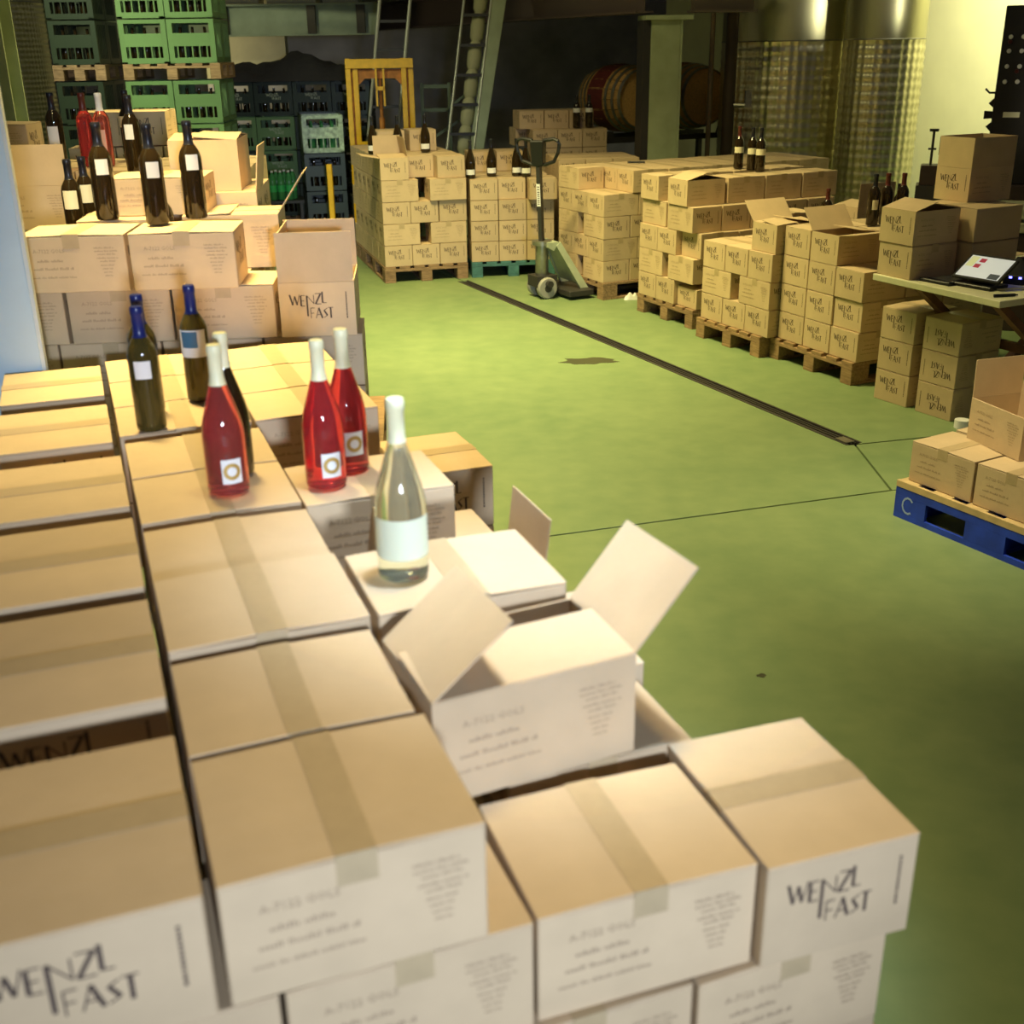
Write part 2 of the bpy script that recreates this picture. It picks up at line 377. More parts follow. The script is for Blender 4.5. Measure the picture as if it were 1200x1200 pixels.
def carton(loc, rz, label, group, size=None, flaps=None, flip=False, div=True, prt=True):
    if buried('c', SKIPC): return None
    sc = None
    if size: sc = (size[0]/L, size[1]/W, size[2]/H)
    r = root('wine_carton', label, 'carton', loc, rz, group, sc)
    if flaps is None:
        link('body', BODY, r); link('flap', FLL, r); link('flap', FLR, r); link('tape', TAPEM, r)
    else:
        link('body', OBODY, r)
        if div: link('divider', DIV, r)
        for s_, a_ in flaps.items(): link('flap', flap_open(s_, a_), r)
    if prt:
        link('lettering', PRINTF if flip else PRINT, r)['kind'] = 'stuff'; link('address_print', PRINTAF if flip else PRINTA, r)['kind'] = 'stuff'
    return r
ORD = ['bottom', 'second', 'third', 'fourth', 'fifth', 'sixth', 'seventh', 'eighth', 'ninth']
def colword(k, n):
    if n == 1: return 'single'
    if n == 2: return ('left', 'right')[k]
    if n == 3: return ('left', 'middle', 'right')[k]
    return ('leftmost', 'second from left', 'third from left', 'fourth from left', 'fifth from left', 'sixth from left', 'seventh from left', 'eighth from left', 'ninth from left')[k]
def stack(fr, boxes, desc, group, base=.144, sz=1.0, maxl=None):
    """boxes: (orient, x, y, layer, opts)"""
    h = H*sz; rows = {}
    def rowof(b): return round(b[2]/.27+.2)
    ys = sorted({rowof(b) for b in boxes}); RN = ['front row', 'second row', 'third row', 'fourth row', 'fifth row', 'sixth row', 'seventh row', 'eighth row', 'ninth row', 'tenth row', 'eleventh row', 'twelfth row']
    cells = {}
    for b in boxes: cells.setdefault((b[3], rowof(b)), []).append(b[1])
    for b in boxes:
        o, x, y, k = b[:4]; op = b[4] if len(b) > 4 else {}
        lx = sorted(cells[(k, rowof(b))]); ci = lx.index(x)
        sx, sy = op.get('size', (L, W))
        dx, dy = (sx, sy) if o == 'S' else (sy, sx)
        p = fr.pt(x+dx/2, y+dy/2, op.get('z', base+h*(k-1)))
        rz = fr.a+(0 if o == 'S' else pi/2)+radians(op.get('yaw', random.uniform(-.35, .35)))
        lab = op.get('label') or '%swine carton, %s layer, %s, %s, %s' % (op.get('adj', ''), ORD[k-1], colword(ci, len(lx)), RN[ys.index(rowof(b))], desc)
        carton(p, rz, lab, group, size=(sx, sy, h*op.get('hz', 1)), flaps=op.get('flaps'), flip=op.get('flip', False), div=op.get('div', True), prt=op.get('prt', True))

def pallet(fr, x, y, wx, dy, label, m=WOOD, deckm=None, name='wooden_pallet', z=0, block_print=False):
    """short side wx faces the front; deck boards run inward ... blocks 3 x 3"""
    p = fr.pt(x, y, z); r = root(name, label, 'pallet', p, fr.a, 'wooden pallets')
    deckm = deckm or m; bw = .1
    for i in range(3):
        xc = (0, wx/2-bw/2, wx-bw)[i]
        part('bottom_board', MB().box(xc, xc+bw, 0, dy, 0, .02), m, r, bevel=.002)
        for j in range(3):
            yc = (0, dy/2-.07, dy-.14)[j]
            part('block', MB().box(xc, xc+bw, yc, yc+.14, .0205, .098), m, r, bevel=.003)
    for j in range(3):
        yc = (0, dy/2-.07, dy-.14)[j]
        part('stringer_board', MB().box(0, wx, yc, yc+.14, .0985, .1205), m, r, bevel=.002)
    n = 6 if wx > .7 else 4
    for i in range(n):
        xc = i*(wx-.1)/(n-1); q = random.uniform(-.004, .004)
        part('deck_board', MB().box(max(0, xc+q), min(wx, xc+.1+q), 0, dy, .121, .142), deckm, r, bevel=.002)
    return r

# ---- near left pile ---------------------------------------------------------
PL = Fr(-.35, 1.06, 20.5); Z5 = .144+5*H; Z4 = Z5-H; Z3 = Z4-H
WM = .276
pile = []
# the middle column of six (long side to the viewer) and the left column (short end to the viewer)
MW = ['nearest', 'second', 'third', 'fourth', 'fifth', 'sixth']
for i, y in enumerate((0, .285, .583, .868, 1.186, 1.478)):
    d_ = WM if i not in (2, 4) else .285
    pile.append(('S', 0, y, 5, dict(size=(.326 if i == 1 else L, d_), z=Z5-H+(.012 if i == 2 else 0), label='%s taped carton in the middle column of the near left pile' % MW[i])))
for i, y in enumerate((-.005, .462, .876, 1.305, 1.78, 2.237)):
    pile.append(('E', -.292 if i < 4 else -.303, y, 5, dict(size=(.36, .28), z=Z5-H, label='%s carton in the left edge column of the near pile' % MW[i])))
# level 4 boxes along the front
pile += [('S', -.275, .004, 4, dict(label='carton under the two nearest front cartons of the near pile')),
         ('S', .064, .004, 4, dict(label='carton beside the lower right front, half under the nearest taped carton'))]
pile += [('S', -.365, -.004, 3, dict(label='carton in the third layer, far left of the near pile front')), ('S', -.03, -.002, 3, dict(label='carton in the third layer, left middle of the near pile front')),
         ('S', .31, -.006, 3, dict(label='carton in the third layer, right middle of the near pile front')), ('S', .648, -.012, 3, dict(label='address side carton below the near right corner carton'))]
for k in (1, 2):
    for i in range(4): pile.append(('S', -.365+.34*i, 0 if k == 1 else -.003, k))
    for y in (.4, .76, 1.12): pile.append(('E', .6, y, k))
# right hand column
pile += [('S', .475, .31, 4, dict(label='yellowish lower carton behind the near right corner carton')), ('S', .475, .315, 3),
         ('E', .60, .575, 4, dict(label='lower carton at the aisle edge right of the lone white wine bottle')),
         ('S', .47, 1.19, 4, dict(label='lower carton at the aisle edge right of the rose bottles')),
         ('E', .712, 1.73, 4, dict(label='carton with its printed end facing out behind the rose bottle pair')), ('E', .712, 1.73, 3)]
for i in range(3): pile.append(('S', .5, .6+.28*i, 3))
for i in range(5): pile.append(('S', .0, .31+.28*i, 4))
for i in range(5): pile.append(('E', -.29, .36+.36*i, 4))
pile += [('S', .342, .56, 5, dict(size=(.345, .262, ), hz=1.12, label='carton carrying the lone white wine bottle')),
         ('S', .455, .925, 4, dict(size=(.335, .225), flaps={'l': 82, 'r': 97}, label='sunken open carton with upright white flaps behind the white wine bottle')),
         ('S', .336, 1.155, 5, dict(size=(.335, .262), label='carton carrying the pair of rose bottles'))]
# block behind: three rows of two
for j in range(3):
    for i in range(2):
        pile.append(('S', -.008+.342*i, 1.815+.277*j, 5, dict(size=(L, .27), label=('%s carton, %s row, in the flat block under the blue capped bottles' % (('left', 'right')[i], ('front', 'middle', 'back')[j])))))
        pile.append(('S', -.008+.342*i, 1.815+.277*j, 4))
stack(PL, pile, 'near left pile', 'cartons in the near left pile')
PL2 = Fr(.0253, 1.2089, 18.6)
stack(PL2, [('S', 0, 0, 4, dict(size=(.338, .268), label='taped carton between the tall front carton and the right corner carton', yaw=0))], '', 'cartons in the near left pile')
PL3 = Fr(.3402, 1.2936, 17.6)
stack(PL3, [('E', .014, 0, 4, dict(label='carton at the near right corner with its lettered end in view', yaw=0, z=Z4-H+.004))], '', 'cartons in the near left pile')
PL4 = Fr(-.124, 1.452, 24.8)
stack(PL4, [('S', 0, 0, 5, dict(size=(.354, .226), label='wide open carton with two large white flaps spread', yaw=0, flaps={'l': 40, 'r': 130, 'f': 4}, div=False))], '', 'cartons in the near left pile')
for x in (-.36, .45):
    for y in (0, 1.22): pallet(PL, x, y-.02 , .78, 1.2, 'wooden pallet under the %s %s of the near left pile' % ('far' if y else 'near', 'right' if x > 0 else 'left'))

# ---- far left rows (white fronts) ------------------------------------------------
FF = Fr(-1.56, 3.72, 5.0)
fb = []
for i, x in enumerate((-.29, .05, .39, .73)): fb.append(('S', x, .05, 5, dict(label='low carton half hidden in the white fronted rows, %s' % ('leftmost', 'second from left', 'third from left', 'rightmost')[i])))
for i, x in enumerate((-.24, .105, .447)): fb.append(('S', x, .02, 6, dict(label='white fronted carton, lower visible row, %s' % ('cut by the blue post', 'under the left address carton', 'behind the blue label bottle')[i])))
fb.append(('E', .795, .02, 6, dict(label='open carton with all flaps raised at the aisle end of the white fronted rows', flaps={'l': 92, 'r': 84, 'b': 86}, div=False)))
Z7, T7 = .144+6*H, .144+7*H
fb += [('S', 0.0, -.05, 7, dict(label='white fronted carton with address print next to the blue post')), ('S', .345, -.05, 7, dict(label='white fronted carton under the rightmost dark bottle')),
       ('S', .0, .285, 6), ('S', .34, .285, 6), ('S', .0, .545, 6), ('S', .36, .55, 6), ('S', -.345, .36, 6, dict(label='carton hidden behind the blue post, nearer one')), 
       ('E', .10, .29, 7, dict(label='low carton behind the dark bottle pair, second row')), ('S', .45, .33, 7, dict(flaps={'r': 125, 'l': 3, 'f': 2, 'b': 2}, label='lower of two cartons right of the rightmost tall dark bottle')),
       ('S', .345, .63, 7, dict(z=Z7+.045, flaps={'r': 97, 'l': 3, 'f': 2, 'b': 2}, label='upper of two cartons right of the rightmost tall dark bottle')), ('S', .34, .885, 7, dict(z=Z7+.045, label='carton hidden under the pale open end carton')),
       ('S', -.52, 1.32, 7, dict(z=Z7+.02, flaps={'f': 90, 'l': 90}, div=False, label='open carton with its tall front flap standing by the blue post')),
       ('S', .2, .365, 8, dict(hz=.7, label='address printed carton standing behind the dark bottle pair')),
       ('E', .368, .66, 8, dict(z=T7+.046, flaps={'f': 5, 'l': 6, 'r': 5}, prt=False, label='pale open end carton behind the rightmost tall dark bottle')),
       ('S', -.34, .64, 6, dict(label='carton hidden behind the blue post, farther one')), ('S', -.33, .9, 6, dict(z=.144+5*H+.014, label='carton carrying the small dark bottles behind the blue post')), ('S', .34, .81, 6)]
for k in range(3, 5):
    for i, x in enumerate((-.29, .05, .39, .73)): fb.append(('S', x, .05, k))
fb += [('S', -.33, .9, 5, dict(z=.144+4*H+.014)), ('S', -.33, .9, 4, dict(z=.144+3*H+.014)), ('S', -.2, .5, 5), ('S', .14, .5, 5), ('S', .48, .5, 5)]
stack(FF, fb, 'white fronted rows', 'cartons in the white fronted rows', base=.144)
pallet(FF, -.3, .0, 1.4, 1.2, 'wooden pallet hidden below the white fronted carton rows', z=.144+H*2-.144)
fc = []
for j, y in enumerate((1.2, 1.55, 1.9)):
    for i, x in enumerate((-.485, -.227, .031, .289)):
        if j == 0 and i < 2: continue
        fc.append(('E', x, y+(.045 if j == 1 else .04 if j == 2 else 0), 7, dict(z=Z7+.05)))
fc.append(('S', -.83, 1.95, 8, dict(size=(.32, .25), z=T7+.052, label='yellow topped carton showing above the raised flap by the blue post')))
fc.append(('S', -.83, 1.95, 7, dict(z=Z7+.05, label='carton under the yellow topped one by the blue post')))
stack(FF, fc, 'group of boxes behind the dark bottles', 'yellow lit cartons behind the dark bottles')
FG = Fr(-2.36, 6.7, 5)
stack(FG, [('E', 0, 0, 8, dict(size=(L, .225), z=T7+.052, label='yellow lit carton behind the rose bottles, topmost left')), ('E', .235, 0, 8, dict(size=(L, .225), z=T7+.052, label='yellow lit carton behind the rose bottles, topmost right')),
           ('E', -.09, -.01, 7, dict(z=Z7+.05, label='yellow lit carton, lower left, behind the rose bottles')), ('E', .17, -.01, 7, dict(z=Z7+.05, label='yellow lit carton, lower middle, behind the rose bottles')), ('E', .43, -.01, 7, dict(z=Z7+.05, label='yellow lit carton, lower right, behind the rose bottles'))],
      'back group', 'yellow lit cartons behind the dark bottles')

# ---- back stack A before the yellow stacker ----------------------------------------
A = Fr(-1.115, 10.45, 16); ab = []
for k in (1, 3):
    for i in range(3): ab.append(('E', .257*i + (.006 if i == 2 and k == 3 else 0), 0, k))
    for j in range(1, 5): ab.append(('E', 0, .338*j, k))
for k in (2, 4):
    ab.append(('S', 0, 0, k)); ab.append(('S', .435, 0 if k == 2 else -.03, k))
    for j in range(1, 6): ab.append(('S', 0, .262*j, k))
ab += [('E', 0, .0, 5, dict(flaps={'r': 92, 'f': 80, 'b': 170, 'l': 8}, adj='open ')), ('E', .258, .14, 5), ('E', .514, 0, 5)]
for j in range(1, 5):
    for i in range(3):
        if j == 1 and i == 1: continue
        ab.append(('E', .257*i, .338*j, 5))
        if i: ab.append(('S' if False else 'E', .257*i, .338*j, 4)) if i == 2 and j > 0 else None
ab.append(('E', .257, .49, 5))
ab = [b for b in ab if b is not None]
ab = [b for b in ab if not (b[3] == 5 and b[1] == .257 and abs(b[2]-.676) < .01)]
ab += [('E', .10, .62, 6), ('E', .40, .62, 6)]
stack(A, ab, 'stack before the yellow stacker', 'cartons stacked before the yellow stacker', sz=1.03)
pallet(A, -.01, -.01, .78, 1.2, 'worn wooden pallet under the stack before the yellow stacker', DWOOD)
pallet(A, -.01, 1.2, .78, .55, 'rear wooden pallet behind the worn one before the yellow stacker', DWOOD)
# ---- T on the teal pallet -------------------------------------------------------
TT = Fr(-.335, 10.66, 8); tb = []
for k in (1, 2, 3):
    for i in range(3): tb.append(('E', .259*i, 0, k))
    for i in range(3): tb.append(('E', .259*i, .34, k)) if k == 3 else None
tb += [('E', 0, 0, 4), ('E', .259, .02, 4), ('E', .53, -.09, 4)]
for i in range(3): tb.append(('E', .259*i, .38, 4))
for i in range(3): tb.append(('E', .259*i, .72, 4)); tb.append(('E', .259*i, .70, 3))
tb += [('E', .06, .66, 5), ('E', .34, .70, 5)]
stack(TT, tb, 'stack on the teal pallet', 'cartons on the teal pallet')
pallet(TT, 0, 0, .78, 1.1, 'teal painted pallet at the far end of the drain', TEALW)
# ---- K tall stack by the barrel ---------------------------------------------------
K = Fr(.16, 12.05, 11); kb = []
for i in range(3): kb.append(('E', .262*i, .14, 7))
for i in range(3): kb.append(('E', .11+.26*i, 0, 6)); kb.append(('E', .262*i, .34, 6))
for k in range(1, 6):
    for i in range(3): kb.append(('E', .11+.26*i, 0, k))
stack(K, kb, 'tall stack by the barrel', 'cartons in the tall stack by the barrel', sz=.963)
pallet(K, 0, 0, .9, .5, 'wooden pallet under the tall stack by the barrel')
K3 = Fr(.48, 10.98, 9); kb = []
for i in range(3): kb.append(('E', .258*i, 0, 5)); kb.append(('E', .258*i, .34, 5)); kb.append(('E', .258*i, 0, 4)); kb.append(('E', .258*i, .34, 4))
for k in range(1, 4):
    for i in range(3): kb.append(('E', .258*i, 0, k))
stack(K3, kb, 'stack before the green column', 'cartons before the green column', sz=.945)
pallet(K3, 0, 0, .77, .7, 'wooden pallet under the stack before the green column')
# ---- right hand row: J (by the pallet jack), then three pallets towards the table ------------
J = Fr(.449, 10.24, -64); jb = []
for k in (1, 3):
    jb += [('S', 0, 0, k), ('S', .435, 0, k), ('S', .435, .262, k), ('S', .435, .524, k)]
for k in (2, 4):
    jb += [('E', 0, 0, k), ('E', .257, .0, k), ('E', .514, 0, k), ('E', .514, .34, k), ('E', .257, .34, k), ('E', 0, .34, k)]
jb += [('S', 0.0, 0, 5, dict(yaw=1)), ('E', .262, .27, 5), ('E', .522, .27, 5), ('E', 0, .27, 5)]
for j in range(1, 6):
    for i in range(3): jb.append(('E', .02+.257*i, .27+.34*j, 5))
for j in range(2, 6):
    for i in range(3): jb.append(('E', .257*i, .34*j, 4))
stack(J, jb, 'stack beside the pallet jack', 'cartons beside the pallet jack', sz=.965)
pallet(J, 0, 0, .78, 1.2, 'wooden pallet lifted by the pallet jack', DWOOD); pallet(J, 0, 1.22, .78, 1.1, 'rear wooden pallet in line behind the pallet jack', DWOOD)
BA = Fr(1.035, 9.12, -64.5); bb = []
bb += [('E', 0, 0, 1), ('E', .257, .0, 1), ('E', .515, .03, 1, dict(adj='dented ', hz=.8))]
bb += [('S', 0, 0, 2), ('S', .415, 0, 2, dict(z=.144+H)), ('E', 0, 0, 3), ('E', .257, 0, 3), ('E', .515, .05, 3)]
bb += [('S', .0, .02, 4), ('S', .385, .0, 4), ('S', .385, .262, 4), ('S', .385, .524, 4), ('S', .385, .786, 4), ('S', .385, 1.048, 4), ('S', 0, .282, 4), ('S', 0, .544, 4), ('S', 0, .806, 4), ('S', 0, 1.068, 4)]
bb += [('E', .0, .0, 5, dict(yaw=-1)), ('E', .395, -.01, 5, dict(yaw=0, flaps={'l': 15, 'r': 11}, adj='half open '))]
for j in range(1, 4):
    bb += [('E', 0, .345*j, 5), ('E', .258 if False else .13+.0, .345*j, 5) if False else ('E', .457 if False else .40, .345*j, 5)]
for k in (1, 2, 3): bb += [('E', .515, .39, k), ('E', .515, .74, k)]
stack(BA, bb, 'stack third from the table', 'cartons in the third stack from the table')
pallet(BA, -.01, 0, .78, 1.2, 'chipped wooden pallet under the third stack from the table', DWOOD)
B = Fr(1.39, 8.21, -64); b2 = []
for k in (1,):
    for i in range(3): b2.append(('E', .257*i, 0, k))
b2 += [('S', 0, 0, 2), ('S', .43, 0.0, 2), ('E', 0, .0, 3), ('E', .257, .0, 3), ('E', .515, .0, 3)]
b2 += [('E', .515, .02, 4, dict(flaps={'b': 132, 'f': 6, 'l': 4, 'r': 10}, adj='open '))]
for j in (1, 2, 3):
    for i in range(3): b2.append(('E', .257*i, .345*j, 3))
for k in (1, 2):
    for j in (1, 2): b2.append(('E', .515, .345*j, k))
b2 += [('E', .10, .36, 4, dict(yaw=-2)), ('E', .12, 1.05, 4, dict(flaps={'f': 92, 'l': 10}, adj='open '))]
stack(B, b2, 'stack second from the table', 'cartons in the second stack from the table')
pallet(B, -.02, -.02, .74, 1.2, 'wooden pallet under the second stack from the table')
C_ = Fr(1.785, 7.58, -65); cb = []
for k in (1, 2, 3):
    for i in range(3): cb.append(('E', .042+.259*i, .012 if (i == 2 and k == 2) else 0, k))
cb += [('E', .042, 0, 4), ('E', .305, 0, 4, dict(flaps={'b': 128, 'f': 172, 'r': 8}, adj='open '))]
for j in (1, 2, 3):
    for i in range(3): cb.append(('E', .042+.259*i, .345*j, 3))
cb += [('E', .042, .345, 4), ('E', .042, .69, 4), ('E', .305, .36, 4), ('E', .305, .70, 4)]
for k in (1, 2):
    for j in (1, 2): cb.append(('E', .533, .345*j, k))
stack(C_, cb, 'stack next to the table', 'cartons stacked next to the table')
pallet(C_, -.01, -.02, .82, 1.2, 'wooden pallet under the stack next to the table')
# ---- table with cartons ---------------------------------------------------------------
TB = Fr(2.07, 6.50, -63.7); TZ = .755
t = root('trestle_table', 'pale topped trestle table with reddish wooden legs beside the right stacks', 'table', TB.pt(0, 0, 0), TB.a)
part('table_top', MB().box(0, .9, 0, 1.9, TZ-.035, TZ), TABLE, t, bevel=.003)
for xx in (.258, .80):
    part('leg', MB().bar((xx, .10, TZ-.04), (xx, 1.0, .02), .04, .05, (1, 0, 0)), TROLLEY, t)
    part('leg', MB().bar((xx+.045, 1.45, TZ-.04), (xx+.045, .62, .02), .04, .05, (1, 0, 0)), TROLLEY, t)
part('stretcher', MB().bar((.20, .55, .385), (.9, .55, .385), .03, .05), TROLLEY, t)
stack(TB, [('E', .005, .02, 1, dict(label='lower of two lettered cartons on the table corner')),
           ('E', .0, .015, 2, dict(flaps={'l': 15, 'r': 10}, label='upper lettered carton with peaked lid on the table corner')),
           ('S', -.06, .38, 1, dict(label='lower carton in the rear stack on the table', size=(.4, .36), prt=False)), ('S', -.06, .38, 2, dict(label='middle carton in the rear stack on the table', size=(.4, .36), prt=False)),
           ('E', -.12, .52, 3, dict(label='open lettered carton with raised flaps, topmost on the table', flaps={'l': 90, 'f': 90, 'r': 90, 'b': 90}, yaw=0)),
           ], 'table', 'cartons on the table', base=TZ)
UB = Fr(2.175, 6.585, -61); ub = []
for k in (1, 2, 3):
    ub.append(('E', 0, 0, k, dict(label='%s carton in the upright lettered column under the table' % ORD[k-1])))
    ub.append(('E', .318, .0, k, dict(flip=True, label='%s carton in the upside down lettered column under the table' % ORD[k-1])))
stack(UB, ub, 'under the table', 'cartons under the table', base=0)
# ---- blue pallet at the right edge ------------------------------------------------------
BP = Fr(1.725, 4.74, -60.5)
bp = pallet(BP, 0, 0, 1.0, 1.2, 'blue painted pallet at the right edge of the aisle', BLUEW, BAREW)
bp.scale = (1, 1, 1.2)
part('front_rail', MB().box(0, 1.0, -.016, -.001, .0, .022), BLUEW, bp); part('front_fascia', MB().box(0, 1.0, -.016, -.001, .088, .119), BLUEW, bp); part('front_deck_board', MB().box(0, 1.0, -.018, -.0005, .1195, .143), BAREW, bp)
for x in (0, .38, .8): part('front_plate', MB().box(x, x+(.17, .2, .2)[(0, .38, .8).index(x)], -.016, -.001, .0225, .0875), BLUEW, bp)
ring = MB()
for k in range(9):
    t0, t1 = radians(40+k*30), radians(70+k*30); c0 = Vector((.075, -.0172, .058)); 
    ring.quad(c0+Vector((.026*cos(t0), 0, .026*sin(t0))), c0+Vector((.034*cos(t0), 0, .034*sin(t0))), c0+Vector((.034*cos(t1), 0, .034*sin(t1))), c0+Vector((.026*cos(t1), 0, .026*sin(t1))))
part('pallet_mark', ring, mat('pale_mark', (.3, .4, .7), .6), bp)
stack(BP, [('S', .025, .02, 1, dict(label='left address carton on the blue pallet')), ('S', .37, .02, 1, dict(label='right address carton on the blue pallet')),
           ('S', .712, .03, 1, dict(label='carton on the blue pallet cut off by the right picture edge')), ('S', .02, .3, 1, dict(label='carton behind the left one on the blue pallet')),
           ('S', .15, .20, 2, dict(yaw=-13, label='open carton with dark raised flaps on top of the blue pallet load', flaps={'b': 96, 'r': 78, 'l': 92, 'f': -60}, div=False)), ('S', .37, .3, 1, dict(label='carton under the open one on the blue pallet'))],
      'blue pallet', 'cartons on the blue pallet', base=.1722)

# ------------------------------------------------------------------ bottles
def bordeaux(r=.0375, h=.315): return [(r*.85, 0), (r*.97, .004), (r, .012), (r, .185*h/.315), (r*.985, .2*h/.315), (r*.86, .217*h/.315), (r*.6, .234*h/.315), (r*.42, .244*h/.315), (.0145, .256*h/.315), (.0142, h-.02), (.0155, h-.018), (.0155, h-.004), (.0135, h)]
def burgundy(r=.0455, h=.325): return [(r*.85, 0), (r*.97, .004), (r, .012), (r, .125), (r*.97, .145), (r*.86, .17), (r*.68, .198), (r*.51, .223), (.0165, .245), (.0142, .262), (.0142, h-.02), (.0155, h-.018), (.0155, h-.004), (.0135, h)]
_bm = {}
def prof_at(pr, z):
    for (r0, z0), (r1, z1) in zip(pr, pr[1:]):
        if z0 <= z <= z1: return r0+(r1-r0)*(z-z0)/max(z1-z0, 1e-9)
    return pr[-1][0]
def bottle(loc, label, glass, cap, shape='b', lab=None, group='wine bottles', labspec=(-.55, .55, .085, .15), face=-pi/2, mark=None, capl=.075, name='wine_bottle', sc=1, n=20):
    pr = bordeaux() if shape == 'b' else burgundy(); h = pr[-1][1]
    r = root(name, label, 'bottle', loc, 0, group, None if sc == 1 else (sc, sc, sc))
    key = (shape, glass.name, n)
    if key not in _bm: _bm[key] = MB().lathe(pr, n).mesh('glass_body', glass, True)
    link('glass_body', _bm[key], r)
    key = ('c', shape, cap.name, capl)
    if key not in _bm:
        cp = [(prof_at(pr, h-capl)+.0008, h-capl)]+[(q+.0008, z) for q, z in pr if z > h-capl+.002]; cp[-1] = (cp[-1][0], h+.001)
        _bm[key] = MB().lathe(cp, 14).mesh('capsule', cap, True)
    link('capsule', _bm[key], r)
    if lab:
        a0, a1, z0, z1 = labspec; rr = prof_at(pr, (z0+z1)/2)+.0006
        key = ('l', shape, lab.name, labspec, face)
        if key not in _bm:
            _bm[key] = MB().lathe([(rr, z0), (rr, z1)], 10, False, None, face+a0, face+a1).mesh('label', lab, True)
        lo = link('label', _bm[key], r)
        if mark:
            key = ('m', shape, mark.name, labspec, face)
            if key not in _bm:
                m = MB(); cz = (z0+z1)/2; q = .019
                for k in range(16):
                    t0, t1 = 2*pi*k/16, 2*pi*(k+1)/16
                    P = []
                    for t, s_ in ((t0, .55), (t0, 1), (t1, 1), (t1, .55)):
                        aa = face+(a0+a1)/2+q*s_*cos(t)/rr; P.append(((rr+.0006)*cos(aa), (rr+.0006)*sin(aa), cz+q*s_*sin(t)))
                    m.quad(*P)
                _bm[key] = m.mesh('emblem', mark)
            link('emblem', _bm[key], lo)
    return r
WL = (-.5, .62, .145, .195); zt5 = .144+5*H+.0035; zt7 = .144+7*H+.0035; zt8 = zt7+H; zt6 = zt7-H
G1 = 'blue capped white wine bottles'
bottle((-.92, 2.80, zt5), 'brown glass bottle with blue capsule and small white square label, front of the pair', GLASSO, CAPB, 'b', PAPER, G1, (-.35, .75, .14, .185))
bottle((-.965, 2.95, zt5), 'brown glass bottle with blue capsule standing behind the square labelled one', GLASSO, CAPB, 'b', None, G1)
b_ = bottle((-.86, 3.07, zt5), 'olive bottle with blue capsule and broad blue and white label', GLASSO, CAPB, 'b', PAPER, G1, (-1.1, 1.1, .125, .2))
lb = MB().lathe([(.0386, .152), (.0386, .196)], 8, False, None, -pi/2-.75, -pi/2+.45); part('label_patch', lb, mat('blue_label_print', (.05, .15, .25), .5), b_, True)
G2 = 'rose wine bottles on the near pile'
bottle((-.62, 2.345, zt5), 'bright red rose bottle with pale cap standing alone on the near pile', ROSE, CAPY, 'u', PAPER, G2, (.0, .95, .03, .085), mark=GOLD, capl=.085)
bottle((-.41, 2.375, zt5), 'dark red rose bottle with pale cap, front of the pair', ROSED, CAPY, 'u', PAPER, G2, (.0, .95, .03, .085), mark=GOLD, capl=.085)
bottle((-.372, 2.475, zt5), 'red rose bottle with pale cap, rear of the pair', ROSED, CAPY, 'u', PAPER, G2, (.0, .95, .045, .1), mark=GOLD, capl=.085)
bottle((-.632, 2.455, zt5), 'dark bottle hidden behind the lone bright red rose bottle', GLASSD, CAPY, 'u', None, G2)
b_ = bottle((-.195, 1.85, zt5+.022), 'clear white wine bottle with pale yellow cap beside the open carton', CLEAR, CAPY, 'u', mat('pale_green_label', (.72, .76, .55), .6), 'white wine bottle', (-1.5, 1.5, .045, .12), capl=.075)
G3 = 'dark bottles on the white fronted rows'
bottle((-1.365, 4.0, zt7), 'dark bottle with white square label, leftmost tall one on the white fronted rows', GLASSD, CAPK, 'b', PAPER, G3, (-.15, .95, .15, .2))
bottle((-1.158, 3.87, zt7), 'dark bottle with white square label, middle one of three on the white fronted rows', GLASSD, CAPK, 'b', PAPER, G3, (-.15, .95, .15, .2))
bottle((-1.065, 4.01, zt7), 'dark bottle with white square label, right end of the white fronted rows', GLASSD, CAPK, 'b', PAPER, G3, (-.15, .95, .16, .21))
fp = lambda x, y, z: FF.pt(x, y, z)
bottle((-1.715, 4.64, zt6+.018), 'small looking dark bottle with yellowish label before the tall carton', GLASSD, CAPK, 'b', CREAM, G3, (-.6, .9, .13, .2))
bottle((-1.698, 4.755, zt6+.018), 'dark bottle with yellow label peeking out beside the leftmost tall one', GLASSD, CAPK, 'b', CREAM, G3, (-.2, 1.0, .14, .21))
bottle(fp(.40, .267, zt6), 'low dark blue capped bottle peeking out between two tall dark bottles', GLASSD, CAPB, 'b', CREAM, G3, (-.5, .5, .13, .2))
zq = T7+.054
bottle((-1.59, 5.1, zq), 'dark red bottle with white square label behind the middle dark bottle', GLASSD, CAPK, 'b', PAPER, G3, (-.5, .5, .14, .2))
bottle((-1.82, 5.8, zq), 'tall dark bottle with cream band label at the back of the left bottles', GLASSD, CAPK, 'b', CREAM, G3, (-1, 1, .15, .2))
bottle((-1.83, 5.45, zq), 'pink rose bottle with white cap among the left dark bottles', ROSE, CAPW, 'b', mat('pink_label', (.7, .4, .36), .6), G3, (-.6, .6, .05, .16))
bottle((-1.915, 5.48, zq), 'red capped bottle beside the pink rose bottle', ROSED, CAPR, 'b', None, G3)
bottle((-2.10, 5.6, zq), 'dark bottle with white label at the far left behind the yellow topped carton', GLASSD, CAPK, 'b', PAPER, G3, (-.7, .7, .09, .17))
G4 = 'dark bottles on the back stacks'
def onst(fr, x, y, z, label, cap=CAPK, shape='b', lab=CREAM, ls=(-1.2, 1.2, .11, .165), g=G4, face=-pi/2, gl=GLASSD, sc=1): return bottle(fr.pt(x, y, z), label, gl, cap, shape, lab, g, ls, face, sc=sc)
hA = H*1.03; zA5 = .144+5*hA+.004; LW = (-1.0, 1.0, .03, .075)
onst(A, .02, .43, zA5, 'dark bottle with white low label behind the open flaps, stack before the stacker', shape='u', lab=PAPER, ls=LW)
